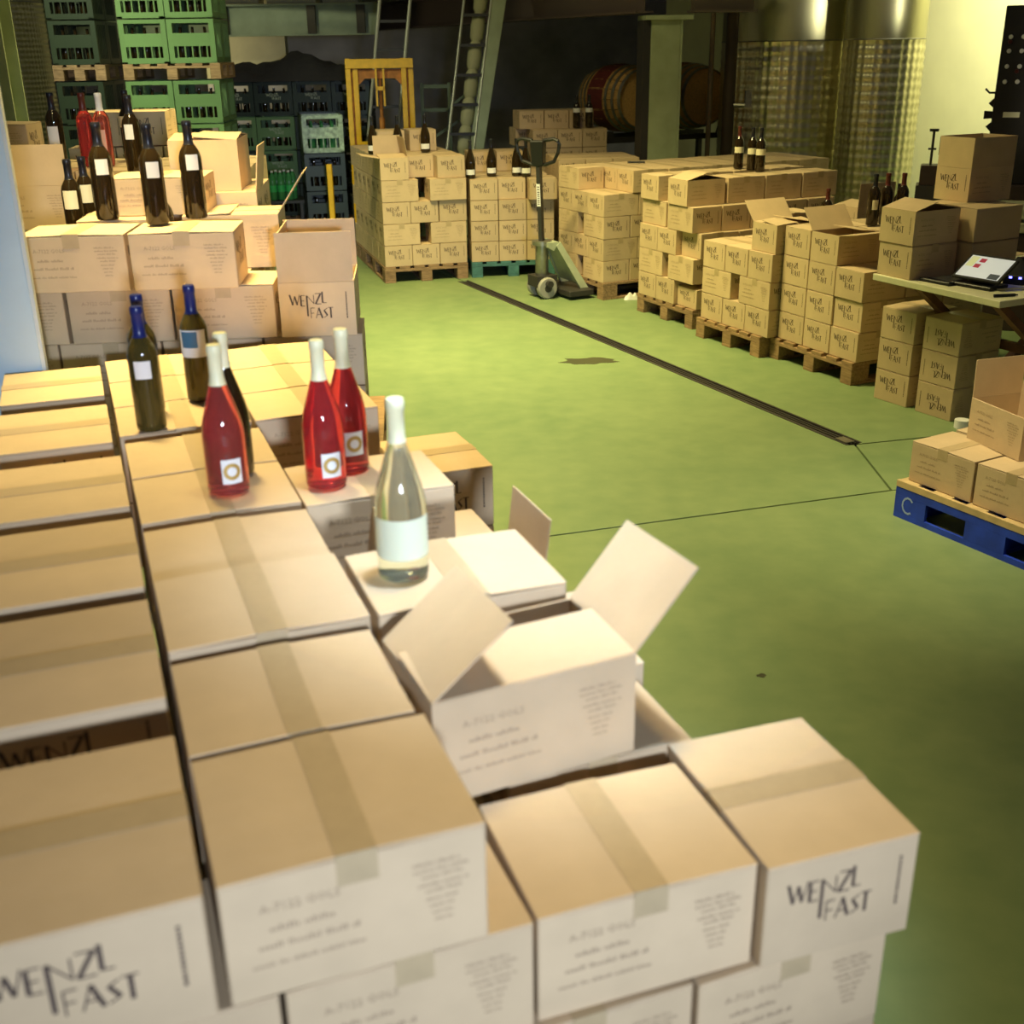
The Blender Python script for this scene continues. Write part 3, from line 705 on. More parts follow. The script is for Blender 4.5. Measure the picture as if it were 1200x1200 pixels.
onst(A, .25, .40+.02, zA5, 'dark bottle with white low label, middle of the stack before the stacker', shape='u', lab=PAPER, ls=LW)
onst(A, .505, .42, zA5, 'dark bottle with white low label, right side of the stack before the stacker', shape='u', lab=PAPER, ls=LW)
zT = .144+4*H+.004
onst(TT, .02, .10, zT, 'dark bottle with white low label, leftmost on the teal pallet stack', shape='u', lab=PAPER, ls=LW)
onst(TT, .225, .20, zT, 'dark bottle with white low label, second on the teal pallet stack', shape='u', lab=PAPER, ls=LW)
onst(TT, .455, .18, zT, 'dark bottle with white low label, third on the teal pallet stack', shape='u', lab=PAPER, ls=LW)
onst(TT, .53, .10, zT-.0, 'dark bottle with white low label, fourth on the teal pallet stack', shape='u', lab=PAPER, ls=LW)
zK = .144+6*H*.963+.004
onst(K, .58, .07, zK, 'left dark bottle with white band label in front of the barrel', lab=PAPER, ls=(-1.2, 1.2, .15, .19))
onst(K, .71, .07, zK, 'right dark bottle with white band label in front of the barrel', lab=PAPER, ls=(-1.2, 1.2, .15, .19))
z5c = .144+5*H+.004; RB = 'dark bottles on the right hand stacks'; ls5 = (-1.3, 1.3, .12, .165)
bottle((1.815, 9.30, z5c), 'dark bottle with cream band label, left of three before the steel tank', GLASSD, CAPR, 'b', CREAM, RB, ls5)
bottle((1.89, 9.16, z5c), 'dark bottle with cream band label, middle of three before the steel tank', GLASSD, CAPK, 'b', CREAM, RB, ls5)
bottle((1.935, 9.07, z5c), 'dark bottle with cream band label, right of three before the steel tank', GLASSD, CAPK, 'b', CREAM, RB, ls5)
z4c = .144+4*H+.004; z3c = z4c-H
onst(B, .27, .86, z3c, 'dark bottle standing in the open carton behind the second stack', CAPR, ls=(-.8, .8, .12, .17), g=RB)
onst(B, .30, 1.50, z3c, 'dark bottle behind the small flap on the second stack', CAPK, lab=None, g=RB)
onst(C_, .348, .44, z4c, 'dark bottle with cream label, left of three beside the table cartons', CAPK, ls=(-.5, .5, .1, .16), g=RB)
onst(C_, .345, .545, z4c, 'brown capped dark bottle, middle of three beside the table cartons', CAPR, lab=None, g=RB)
onst(C_, .39, .635, z4c, 'dark bottle, right of three beside the table cartons', CAPR, lab=None, g=RB)

# ------------------------------------------------------------------ pallet jack
jx = Fr(*J.pt(.385, -.37)[:2], -64+90)     # x = fork direction
pj = root('pallet_jack', 'hand pallet jack with black loop handle, forks under the carton stack', 'pallet jack', jx.pt(0, 0, 0), jx.a)
part('hydraulic_pump', MB().lathe([(.05, .16), (.055, .17), (.055, .44), (.045, .45)], 16).lathe([(.085, .44), (.085, .475)], 16), STEEL, pj, True)
part('pump_base', MB().box(-.09, .1, -.09, .09, .1, .19).tube([(0, .16, .13), (0, -.16, .13)], .03), DSTEEL, pj)
for s_ in (-1, 1):
    wmx = Matrix.Translation((0, s_*.09, .092)) @ Matrix.Rotation(pi/2, 4, 'X')
    wh = part('steer_wheel', MB().lathe([(.03, -.028), (.08, -.028), (.09, -.018), (.09, .018), (.08, .028), (.03, .028)], 20, True, wmx), RUB, pj, True)
    part('wheel_hub', MB().lathe([(.034, -.031), (.034, .031)], 14, True, wmx), DSTEEL, wh, True)
part('frame_plate', MB().hexa([(.0, -.12, .43), (.05, -.12, .40), (.05, .12, .40), (.0, .12, .43), (.0, -.12, .47), (.1, -.12, .47), (.1, .12, .47), (.0, .12, .47)])
     .hexa([(.07, -.13, .44), (.27, -.19, .08), (.27, -.15, .08), (.07, -.10, .44), (.11, -.13, .47), (.345, -.19, .08), (.345, -.15, .08), (.11, -.10, .47)])
     .hexa([(.07, .10, .44), (.27, .15, .08), (.27, .19, .08), (.07, .13, .44), (.11, .10, .47), (.345, .15, .08), (.345, .19, .08), (.11, .13, .47)])
     .hexa([(.09, -.1, .445), (.25, -.15, .12), (.25, .15, .12), (.09, .1, .445), (.095, -.1, .449), (.255, -.15, .124), (.255, .15, .124), (.095, .1, .449)]), JACKP, pj)
part('fork_bridge', MB().box(.12, .355, -.27, .27, .028, .078), DSTEEL, pj, bevel=.006)
for s_ in (-1, 1): part('fork', MB().box(.46, 1.35, s_*.19-.065, s_*.19+.065, .035, .075), DSTEEL, pj, bevel=.006)
tq = bpy.data.objects.new('tiller', None); COL.objects.link(tq); tq.parent = pj; tq.rotation_euler = (0, 0, radians(38))
part('tiller_bar', MB().bar((-.005, 0, .46), (-.055, 0, 1.10), .055, .035, (0, 1, 0)), DSTEEL, tq, bevel=.004)
part('tiller_label', MB().hexa([(-.0578, -.0165, .76), (-.0560, -.0165, .76), (-.0560, .0165, .76), (-.0578, .0165, .76), (-.0722, -.0165, .94), (-.0702, -.0165, .94), (-.0702, .0165, .94), (-.0722, .0165, .94)]), PAPER, tq)
tk = MB(); rr_ = random.Random(4); z = .775
while z < .93:
    q = .008+.008*rr_.random(); xx = -.0580-(z-.76)*.080; tk.box(xx-.0014, xx-.0002, -.009, .009, z, z+q*.6); z += q+.006
part('label_text', tk, INK, tq)['kind'] = 'stuff'
part('handle_head', MB().hexa([(-.09, -.05, 1.08), (-.02, -.05, 1.08), (-.02, .05, 1.08), (-.09, .05, 1.08), (-.11, -.06, 1.28), (-.03, -.06, 1.28), (-.03, .06, 1.28), (-.11, .06, 1.28)]), BLACK, tq, bevel=.008)
def loop(s_): return [(-.07, s_*.05, 1.28), (-.075, s_*.14, 1.295), (-.075, s_*.178, 1.28), (-.072, s_*.19, 1.25), (-.07, s_*.178, 1.19), (-.065, s_*.14, 1.12), (-.06, s_*.05, 1.09)]
for s_ in (-1, 1): part('handle_loop', MB().tube(loop(s_), .015, 8), BLACK, tq, True)

# ------------------------------------------------------------------ yellow stacker mast
ST = Fr(-1.70, 13.0, 5)
st = root('pallet_stacker', 'yellow pallet stacker mast standing behind the left back stack', 'stacker', ST.pt(0, 0, 0), ST.a)
mw = .72
for x in (0, mw-.13):
    part('outer_upright', MB().box(x, x+.055, 0, .1, .02, 1.90), YEL, st, bevel=.004)
    part('inner_upright', MB().box(x+.075, x+.13, .02, .12, .05, 1.88), YEL, st, bevel=.004)
    part('upright_web', MB().box(x+.05, x+.08, .05, .11, .05, 1.86), ORG, st)
part('top_crossbar', MB().box(.0, mw, -.01, .03, 1.80, 1.895), YEL, st, bevel=.004)
pl = MB().hexa([(.12, .04, 1.70), (mw-.12, .04, 1.70), (mw-.12, .05, 1.70), (.12, .05, 1.70), (.12, .04, 1.79), (mw-.12, .04, 1.79), (mw-.12, .05, 1.79), (.12, .05, 1.79)])
pl.hexa([(.12, .04, 1.62), (.2, .04, 1.70), (.2, .05, 1.70), (.12, .05, 1.62), (.12, .04, 1.70), (.2, .04, 1.701), (.2, .05, 1.701), (.12, .05, 1.70)]).hexa([(mw-.2, .04, 1.70), (mw-.12, .04, 1.62), (mw-.12, .05, 1.62), (mw-.2, .05, 1.70), (mw-.2, .04, 1.701), (mw-.12, .04, 1.70), (mw-.12, .05, 1.70), (mw-.2, .05, 1.701)])
part('yoke_plate', pl, ORG, st)
part('chain_guide', MB().box(.31, .33, .0, .035, 1.42, 1.80).box(.39, .41, .0, .035, 1.42, 1.80).box(.31, .41, .0, .035, 1.58, 1.62), YEL, st)
part('lift_cylinder', MB().lathe([(.03, .1), (.03, 1.3), (.018, 1.3), (.018, 1.78)], 12, True, Matrix.Translation((.36, .08, 0))), ORG, st, True)
part('lower_crossbar', MB().box(.13, mw-.13, .0, .03, .98, 1.06), YEL, st)
part('stacker_base', MB().box(-.02, mw+.02, .1, .6, .05, .5), DSTEEL, st, bevel=.02)
for x in (.03, mw-.15): part('straddle_leg', MB().box(x, x+.12, -.25, .1, .03, .11), YEL, st, bevel=.006)
# yellow post by the crates
yp = root('guard_post', 'short yellow steel post between the crates and the left back stack', 'post', (-1.86, 12.45, 0), 0)
part('post_body', MB().box(-.028, .028, -.028, .028, .012, .88), YEL, yp, bevel=.006); part('base_plate', MB().box(-.09, .09, -.09, .09, 0, .0115), YEL, yp, bevel=.003)

# ------------------------------------------------------------------ green crates
CW, CD, CH = .45, .40, .40
def crate_meshes(m):
    x, y = CW/2-.004, CD/2-.004; b = MB(); h = CH-.012
    for sx in (-1, 1):
        for sy in (-1, 1): b.box(sx*x-(.05 if sx > 0 else 0), sx*x+(.05 if sx < 0 else 0), sy*y-(.05 if sy > 0 else 0), sy*y+(.05 if sy < 0 else 0), .0, h)
    b.box(-x, x, -y, y, 0, .015)
    for sy in (-1, 1):
        y0, y1 = sorted((sy*y, sy*(y-.014)))
        b.box(-x+.05, x-.05, y0, y1, h-.035, h).box(-x+.05, x-.05, y0, y1, .015, .05)
        for k in range(5): b.box(-x+.05+(2*x-.1)*(k+.5)/5-.006, -x+.05+(2*x-.1)*(k+.5)/5+.006, y0, y1, .05, .15)
    for sx in (-1, 1):
        x0, x1 = sorted((sx*x, sx*(x-.014)))
        b.box(x0, x1, -y+.05, y-.05, h-.035, h).box(x0, x1, -y+.05, y-.05, .015, .05)
        for k in range(6): b.box(x0, x1, -y+.05+(2*y-.1)*(k+.5)/6-.009, -y+.05+(2*y-.1)*(k+.5)/6+.009, .05, h-.035)
    body = b.mesh('crate_body', m)
    return body, MB().box(-x+.05, x-.05, -y-.002, -y+.012, .15, .265).mesh('handle_band', m), MB().box(-x+.05, x-.05, y-.012, y+.002, .15, .265).mesh('handle_band', m)
CM = {'g': crate_meshes(CRATE), 'd': crate_meshes(CRATE_SHADE), 'c': crate_meshes(mat('milky_crate_plastic', (.34, .44, .27), .3, noise=.5, nscale=22))}
lg = MB(); strokes_to(lg, [(a, b, c, d, max(t*.9, .004)) for a, b, c, d, t in LOGO if a < .8], Vector((-.12, -CD/2+.0015, .13)), Vector((1, 0, 0)), Vector((0, 0, 1)), Vector((0, -1, 0)), (.30, .17))
CPR = lg.mesh('crate_print', WHITEP)
LOWB = {}
def crate(loc, rz, label, kind='g', pr=False, bottles=0, sz=1, g='green bottle crates', gl=GLASSD):
    hid = buried('k', SKIPK)
    r = None if hid else root('bottle_crate', label, 'crate', loc, rz, g, None if sz == 1 else (1, 1, sz))
    if not hid: link('crate_body', CM[kind][0], r); link('handle_band', CM[kind][1], r); link('handle_band', CM[kind][2], r)
    if pr and not hid: link('crate_print', CPR, r)['kind'] = 'stuff'
    for i in range(bottles):
        if gl.name not in LOWB: LOWB[gl.name] = MB().lathe([(.033, 0), (.037, .01), (.037, .19), (.014, .25), (.014, .31)], 10).mesh('bottle', gl, True)
        if buried('b', SKIPB): continue
        o = link('wine_bottle', LOWB[gl.name]); c, s_ = cos(rz), sin(rz); lx, ly = -.115+.115*(i % 3), -.1+.1*(i//3)
        o.location = (loc[0]+c*lx-s_*ly, loc[1]+s_*lx+c*ly, loc[2]+.016); o.scale = (1, 1, sz*.98)
        o['label'] = 'dark bottle packed inside a green bottle crate at the back' if gl is GLASSD else 'pale green bottle in the clear topped crate at the back'; o['category'] = 'bottle'; o['group'] = 'bottles inside the back crates' if gl is GLASSD else 'pale bottles in the top crate'
    return r
def crate_stack(fr, ncol, nlay, z0, desc, kinds, pr=False, sz=1, px=None, bot=3):
    for k in range(nlay):
        for i in range(ncol):
            p = fr.pt((i+.5)*CW, CD/2, z0+CH*sz*k); kd = kinds[k][i] if isinstance(kinds, list) else kinds
            crate(p, fr.a, '%sgreen bottle crate, %s layer, %s, %s' % ('shaded ' if kd == 'd' else '', ORD[k], colword(i, ncol), desc), kd, pr, bot, sz)
            for j in (1,):
                crate(fr.pt((i+.5)*CW, CD*1.5+.004, z0+CH*sz*k), fr.a, '%sgreen bottle crate, %s layer, %s, second row, %s' % ('shaded ' if kd == 'd' else '', ORD[k], colword(i, ncol), desc), kd, False, 0, sz)
C1 = Fr(-3.65, 11.7, 3)
pallet(C1, 0, 0, .92, 1.2, 'floor pallet under the bright green crate tower')
crate_stack(C1, 2, 4, .144, 'lower part of the bright green tower', 'g')
pallet(C1, 0, 0, .92, .82, 'light wooden pallet between the two tiers of the green crate tower', z=.144+4*CH)
crate_stack(C1, 2, 3, .288+4*CH, 'upper part of the bright green tower', 'g')
C2 = Fr(-4.33, 11.75, 3)
pallet(C2, -.01, 0, .5, 1.2, 'floor pallet under the shaded green crate tower', DWOOD)
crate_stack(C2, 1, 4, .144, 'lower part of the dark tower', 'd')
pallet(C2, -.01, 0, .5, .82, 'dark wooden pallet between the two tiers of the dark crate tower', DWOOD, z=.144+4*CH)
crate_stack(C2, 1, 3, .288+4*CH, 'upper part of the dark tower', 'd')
C3 = Fr(-3.38, 14.1, 2)
pallet(C3, 0, 0, .92, .9, 'floor pallet under the left part of the lettered crate row', DWOOD); pallet(C3, .95, 0, .92, .9, 'floor pallet under the right part of the lettered crate row', DWOOD)
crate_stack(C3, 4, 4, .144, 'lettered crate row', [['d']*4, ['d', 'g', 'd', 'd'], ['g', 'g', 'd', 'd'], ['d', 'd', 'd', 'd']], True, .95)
C4 = Fr(-2.22, 13.05, 12)
pallet(C4, -.02, -.05, .47, .9, 'small pallet under the crate stack with the clear topped crate')
for k in range(3):
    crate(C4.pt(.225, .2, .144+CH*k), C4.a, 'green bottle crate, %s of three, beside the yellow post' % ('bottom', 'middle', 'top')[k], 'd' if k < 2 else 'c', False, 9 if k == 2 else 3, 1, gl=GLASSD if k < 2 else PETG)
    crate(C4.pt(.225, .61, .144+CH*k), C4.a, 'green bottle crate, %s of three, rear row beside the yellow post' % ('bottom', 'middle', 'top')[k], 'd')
# wrapped green plastic bottles
for i in range(6):
    o = MB().lathe([(.035, 0), (.042, .01), (.042, .2), (.03, .26), (.013, .29), (.013, .31)], 12).mesh('bottle_body', PETG, True) if i == 0 else o
    r = root('plastic_bottle', 'green plastic water bottle in the small cluster beside the crates', 'bottle', C4.pt(-.36+.09*(i % 3)+.045*(i//3), .1+.1*(i//3), .45), 0, 'green plastic bottles beside the crates')
    link('bottle_body', o, r); r.scale = (1, 1, 1)
    key = 'petlab'
    if key not in _bm: _bm[key] = MB().lathe([(.0428, .09), (.0428, .16)], 12, False).mesh('bottle_label', mat('bright_green_label', (.04, .45, .12), .5), True); _bm['petcap'] = MB().lathe([(.015, .295), (.015, .315)], 10).mesh('bottle_cap', PAPER)
    link('bottle_label', _bm[key], r); link('bottle_cap', _bm['petcap'], r)
sb = root('side_bench', 'low dark steel bench carrying the green plastic bottles', 'bench', C4.pt(-.5, .0, 0), C4.a)
part('bench_top', MB().box(0, .47, 0, .4, .42, .449), DSTEEL, sb)
for x in (.02, .42):
    for y in (.02, .36): part('leg', MB().box(x, x+.03, y, y+.03, 0, .4195), DSTEEL, sb)
def heap(name, label, cat, c, sx, sy, sz, m, seed, n=12):
    r = random.Random(seed); mb = MB(); N = n
    ph = [r.uniform(0, 6.3) for _ in range(6)]
    idx = {}
    for j in range(N+1):
        for i in range(2*N+1):
            u = i/(2*N)*2-1; v = j/N*2-1
            e = max(0, (1-u**4)*(1-v**4)); z = sz*e*(.6+.18*sin(7*u+ph[0])+.15*sin(5*v+ph[1]+3*u)+.1*sin(17*u+ph[2])*sin(9*v+ph[3]))
            idx[(i, j)] = len(mb.v); mb.v.append((c[0]+sx*u, c[1]+sy*v, c[2]+max(0, z)))
    for j in range(N):
        for i in range(2*N): mb.f.append((idx[(i, j)], idx[(i+1, j)], idx[(i+1, j+1)], idx[(i, j+1)]))
    i0 = len(mb.v)
    o = part(name, mb, m, None, True); o['label'] = label; o['category'] = cat; return o
heap('tarp', 'crumpled black plastic tarp heaped on top of the lettered crates', 'tarp', (-2.4, 14.35, .144+4*CH*.95-.002), 1.0, .3, .34, TARP, 3)
heap('plastic_film', 'crumpled teal plastic film lying beside the crates', 'film', (-2.56, 13.2, .452), .12, .12, .1, FILM, 8) if False else None

# ------------------------------------------------------------------ columns, mezzanine, ladders
c0 = root('steel_column', 'pale blue painted steel post at the left edge beside the cartons', 'column', (-1.595, 3.42, 0), radians(10))
part('front_flange', MB().box(-.5, .15, 0, .012, 0, 4), BLUEP, c0, bevel=.002); part('web', MB().box(-.31, -.29, .0125, .16, 0, 4), BLUEP, c0); part('flange_edge', MB().box(.1505, .162, .0, .03, 0, 4), mat('pale_edge_paint', (.62, .68, .66), .5), c0)
c1 = root('steel_column', 'olive lit grey steel column behind the blue post', 'column', (-3.05, 7.0, 0), radians(8))
part('front_flange', MB().box(-.12, .2, 0, .014, 0, 4), GPAINT, c1, bevel=.002); part('web', MB().box(.03, .05, .0145, .28, 0, 4), GPAINT, c1); part('back_flange', MB().box(-.12, .2, .2805, .295, 0, 4), GPAINT, c1)
c2 = root('steel_column', 'green grey steel column with top plate standing behind the right stacks', 'column', (1.50, 11.5, 0), radians(8))
part('front_flange', MB().box(-.14, .14, 0, .018, 0, 2.2), GPAINT, c2, bevel=.002); part('back_flange', MB().box(-.14, .14, .22, .238, 0, 2.2), GPAINT, c2); part('web', MB().box(-.008, .008, .0185, .2195, 0, 2.2), GPAINT, c2)
part('side_flange', MB().box(-.21, -.1405, .02, .25, 0, 2.2), DSTEEL, c2); part('lip', MB().box(.1405, .16, -.006, .03, 0, 2.2), GPAINT, c2)
part('top_plate', MB().box(-.2, .25, -.04, .28, 2.2005, 2.24), GPAINT, c2); part('base_plate', MB().box(-.2, .2, -.06, .3, 0.0, .012), GPAINT, c2)
# mezzanine: edge beam runs away from the column, cross beam at the back, deck above
e0 = Vector((1.30, 11.55)); e1 = e0+Vector((-.42, .907))*8.0
bd = (e1-e0).normalized(); bn = Vector((bd.y, -bd.x))
def beam(name, p, q, z0, z1, fl, m):
    p = Vector((p[0], p[1])); q = Vector((q[0], q[1])); d = (q-p).normalized(); n = Vector((d.y, -d.x))
    mb = MB()
    for hw, a, b in ((fl/2, z0, z0+.02), (fl/2, z1-.02, z1), (.008, z0+.0202, z1-.0202)):
        P = [p-n*hw, q-n*hw, q+n*hw, p+n*hw]; mb.hexa([(v.x, v.y, a) for v in P]+[(v.x, v.y, b) for v in P])
    return mb
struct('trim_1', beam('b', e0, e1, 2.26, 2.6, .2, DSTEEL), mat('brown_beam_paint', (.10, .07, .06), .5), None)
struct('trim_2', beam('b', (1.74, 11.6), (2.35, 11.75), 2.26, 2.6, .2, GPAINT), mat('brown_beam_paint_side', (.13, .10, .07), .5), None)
tb_ = struct('trim_3', beam('b', (-6.2, 15.2), (-1.55, 15.2), 2.16, 2.52, .16, GPAINT), GPAINT, None)
for x in (-5.0, -3.42, -2.35, -1.75): part('stiffener', MB().box(x-.05, x+.05, 15.1, 15.19, 2.181, 2.499), mat('rusty_stiffener', (.07, .055, .03), .6), tb_)
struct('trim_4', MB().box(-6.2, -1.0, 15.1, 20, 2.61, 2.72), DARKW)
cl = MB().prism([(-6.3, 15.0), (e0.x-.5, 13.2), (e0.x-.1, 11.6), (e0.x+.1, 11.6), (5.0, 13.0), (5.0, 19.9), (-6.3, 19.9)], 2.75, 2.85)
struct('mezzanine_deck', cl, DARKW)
for i, (x, z, s_) in enumerate(((-3.2, 2.53, .2), (-2.6, 2.53, .3), (-2.0, 2.53, .22))): 
    o = part('storage_box', MB().box(x-s_, x+s_, 15.25, 15.6, z, z+.08+.01*i), mat('pale_board', (.5, .46, .28), .7), None); 
    o['label'] = 'pale board lying on the mezzanine beam, %s' % ('left', 'middle', 'right')[i]; o['category'] = 'board'; o['group'] = 'boards on the mezzanine beam'
# ladder behind the stacker
def ladder(name, label, p0, p1, wid, tr, rung, m, nr, rm=None, dirx=(1, 0, 0)):
    r = root(name, label, 'ladder', (p0[0], p0[1], 0), 0); P0 = Vector((0, 0, p0[2])); P1 = Vector(p1)-Vector((p0[0], p0[1], 0)); X_ = Vector(dirx)
    for k in (0, 1): part('rail', MB().tube([P0+X_*wid*k, P1+X_*wid*k], tr), m, r, True)
    for k in range(nr):
        q = P0.lerp(P1, (k+.6)/nr); part('rung', MB().bar(q+X_*tr, q+X_*(wid-tr), rung[0], rung[1]), rm or m, r)
    return r
ALU = mat('aluminium', (.55, .54, .42), .4, .6)
ladder('ladder', 'aluminium ladder leaning up to the mezzanine behind the yellow stacker', (-1.74, 13.72, 0), (-1.32, 14.02, 3.0), .34, .02, (.03, .03), ALU, 10, DSTEEL)
ladder('ladder', 'steep ladder with thin bright rails right of the yellow stacker', (-.80, 13.15, 0), (-.40, 13.75, 2.75), .30, .014, (.05, .03), ALU, 9, DSTEEL)
dc = root('ribbed_duct', 'pale ribbed duct leaning behind the thin railed ladder', 'duct', (-.62, 13.25, 0), 0)
pr = []; n = 10
for k in range(n):
    z = k*.3
    pr += [(.05, z), (.072, z+.04), (.078, z+.15), (.072, z+.26)]
pr.append((.035, n*.3))
part('duct_body', MB().lathe(pr, 14, True, Matrix.Rotation(.145, 4, 'Y') @ Matrix.Rotation(-.2, 4, 'X') @ Matrix.Translation((.0, .03, .02))), mat('pale_duct_cloth', (.42, .40, .22), .7), dc, True)
lb_ = root('steel_girder', 'wide green grey steel girder leaning beside the thin railed ladder', 'girder', (-.50, 13.2, 0), 0)
part('girder_body', MB().bar((.0, 0, .02), (.49, .6, 2.74), .16, .1, (0, 1, 0)), GPAINT, lb_, bevel=.004)
GPAINT_SHADE = mat('shaded_green_paint', (.10, .13, .075), .5)  # darkened copy of the green grey paint, stands in for dim light
sf = root('step_frame', 'dim green steel step frame between the stacker and the ladder', 'frame', (-1.0, 14.2, 0), 0)
for x in (0, .32): part('post', MB().box(x, x+.04, 0, .04, 0, 1.62), GPAINT_SHADE, sf)
part('top_rail', MB().box(.041, .319, .0, .04, 1.56, 1.6), GPAINT_SHADE, sf); part('mid_rail', MB().box(.041, .319, .0, .04, 1.3, 1.34), GPAINT_SHADE, sf)
part('sloping_bar', MB().bar((.3, -.03, 1.32), (.62, -.03, 1.55), .03, .03), GPAINT_SHADE, sf); part('sloping_bar', MB().bar((.15, -.03, 1.02), (.45, -.03, 1.2), .03, .03), GPAINT_SHADE, sf)

# ------------------------------------------------------------------ barrels on a rack
def barrel(label, c, ang, dark=False):
    r = root('wine_barrel', label, 'barrel', c, ang, 'oak barrels behind the green column')
    def ringz(z): return .35-.06*(z/.45)**2
    rot = Matrix.Rotation(pi/2, 4, 'Y')
    zs = [-.45+.9*k/12 for k in range(13)]
    NS = 20
    for k in range(NS):
        t0, t1 = 2*pi*k/NS+.008, 2*pi*(k+1)/NS-.008; mb = MB()
        for i in range(len(zs)-1):
            P = []
            for (z, t) in ((zs[i], t0), (zs[i], t1), (zs[i+1], t1), (zs[i+1], t0)): P.append(rot @ Vector((ringz(z)*cos(t), ringz(z)*sin(t), z)))
            mb.quad(*P[::-1] if False else P)
        part('stave', mb, BARWD, r, True)
    for s_ in (-1, 1):
        mb = MB().lathe([(.01, s_*.42), (.284, s_*.42), (.284, s_*.40), (.01, s_*.40)], 24, True, rot); part('head', mb, BARWD, r)
    band = MB().lathe([(ringz(z)+.0015, z) for z in (-.16, -.1, 0, .1, .16)], 28, False, rot); part('stained_band', band, BARRED, r, True)
    for z in (-.43, -.33, -.22, .22, .33, .43):
        part('hoop', MB().lathe([(ringz(z-.02)+.003, z-.02), (ringz(z-.02)+.006, z-.02), (ringz(z+.02)+.006, z+.02), (ringz(z+.02)+.003, z+.02)], 28, False, rot), STEEL, r, True)
    return r
bang = radians(116); bc = Vector((1.26, 13.2, 1.46)); bu = Vector((.9, .436, 0))
barrel('oak barrel with wine stained middle left of the green column', bc, bang)
barrel('oak barrel in shadow right of the green column', bc+bu*.80, bang)
rk = root('barrel_rack', 'steel rack holding the two oak barrels behind the right stacks', 'rack', (bc.x, bc.y, 0), bang)
for x in (-.3, .3):
    part('cradle_rail', MB().box(x-.03, x+.03, -1.3, .5, 1.02, 1.075), DSTEEL, rk)
    for y in (-1.28, .44): part('rack_leg', MB().box(x-.03, x+.03, y, y+.05, 0, 1.0195), DSTEEL, rk)
    for y in (-1.12, -.48, -.32, .32): part('saddle', MB().hexa([(x-.025, y-.05, 1.0755), (x+.025, y-.05, 1.0755), (x+.025, y+.05, 1.0755), (x-.025, y+.05, 1.0755), (x-.025, y-.03, 1.14), (x+.025, y-.03, 1.14), (x+.025, y+.03, 1.14), (x-.025, y+.03, 1.14)]), DSTEEL, rk)
# ------------------------------------------------------------------ steel tanks
def tank(name, label, c, r_, h, weld, nd, dimple=True, zt=0.3):
    t = root(name, label, 'tank', (c[0], c[1], 0), 0, 'stainless steel wine tanks')
    for k in range(3):
        a_ = 2*pi*k/3+.3; part('leg', MB().box(r_*.7*cos(a_)-.04, r_*.7*cos(a_)+.04, r_*.7*sin(a_)-.04, r_*.7*sin(a_)+.04, 0, zt-.001), STEEL, t)
    if dimple:      # dimpled cooling jacket as real relief
        n = nd; q4 = 4; rows = int((weld-zt)/(2*pi*r_/n)); mb = MB()
        for j in range(rows*q4+1):
            z = zt+(weld-zt)*j/(rows*q4)
            for i in range(n*q4):
                tt = 2*pi*i/(n*q4); u = i/q4; v = j/q4
                d_ = .009*cos(pi*(u+v))*cos(pi*(u-v))
                mb.v.append(((r_+d_)*cos(tt), (r_+d_)*sin(tt), z))
        m3 = n*q4
        for j in range(rows*q4):
            for i in range(m3): mb.f.append((j*m3+i, j*m3+(i+1) % m3, (j+1)*m3+(i+1) % m3, (j+1)*m3+i))
        part('dimpled_jacket', mb, TANK, t, True)
    else: part('lower_shell', MB().lathe([(r_, zt), (r_, weld)], 48), TANK, t, True)
    part('upper_shell', MB().lathe([(r_, weld+.012), (r_, h), (r_*.3, h+.12)], 64), TANKS, t, True)
    part('weld_ring', MB().lathe([(r_+.004, weld), (r_+.007, weld+.006), (r_+.004, weld+.0118)], 64), STEEL, t, True)
    return t
tk1 = tank('wine_tank', 'large dimpled stainless wine tank behind the three dark bottles', (3.0, 12.75), .74, 3.6, 2.0, 54)
tank('wine_tank', 'slimmer stainless wine tank between the dimpled tank and the cream wall', (3.62, 11.75), .375, 3.6, 2.0, 30)
tank('wine_tank', 'dark stainless tank with a bright reflection behind the olive column', (-5.75, 13.4), .75, 3.4, 2.5, 90)
pp = root('pipe', 'thin upright steel pipe beside the dimpled tank', 'pipe', (2.02, 12.0, 0), 0)
part('pipe_body', MB().tube([(0, 0, 0), (0.0, 0, 3.2)], .025, 10), mat('brown_pipe', (.18, .13, .08), .4, .5), pp, True)
part('flange', MB().lathe([(.05, 0), (.05, .02)], 12), DSTEEL, pp)
pq = root('pipe', 'thick dark upright pipe left of the dimpled tank', 'pipe', (2.22, 12.05, 0), 0)
part('pipe_body', MB().tube([(0, 0, 0), (0, 0, 3.2)], .06, 12), mat('dark_brown_pipe', (.07, .05, .035), .45, .4), pq, True); part('valve', MB().tube([(.05, -.03, 1.42), (.16, -.1, 1.42)], .022, 8).box(.14, .2, -.13, -.07, 1.40, 1.56), STEEL, pq)

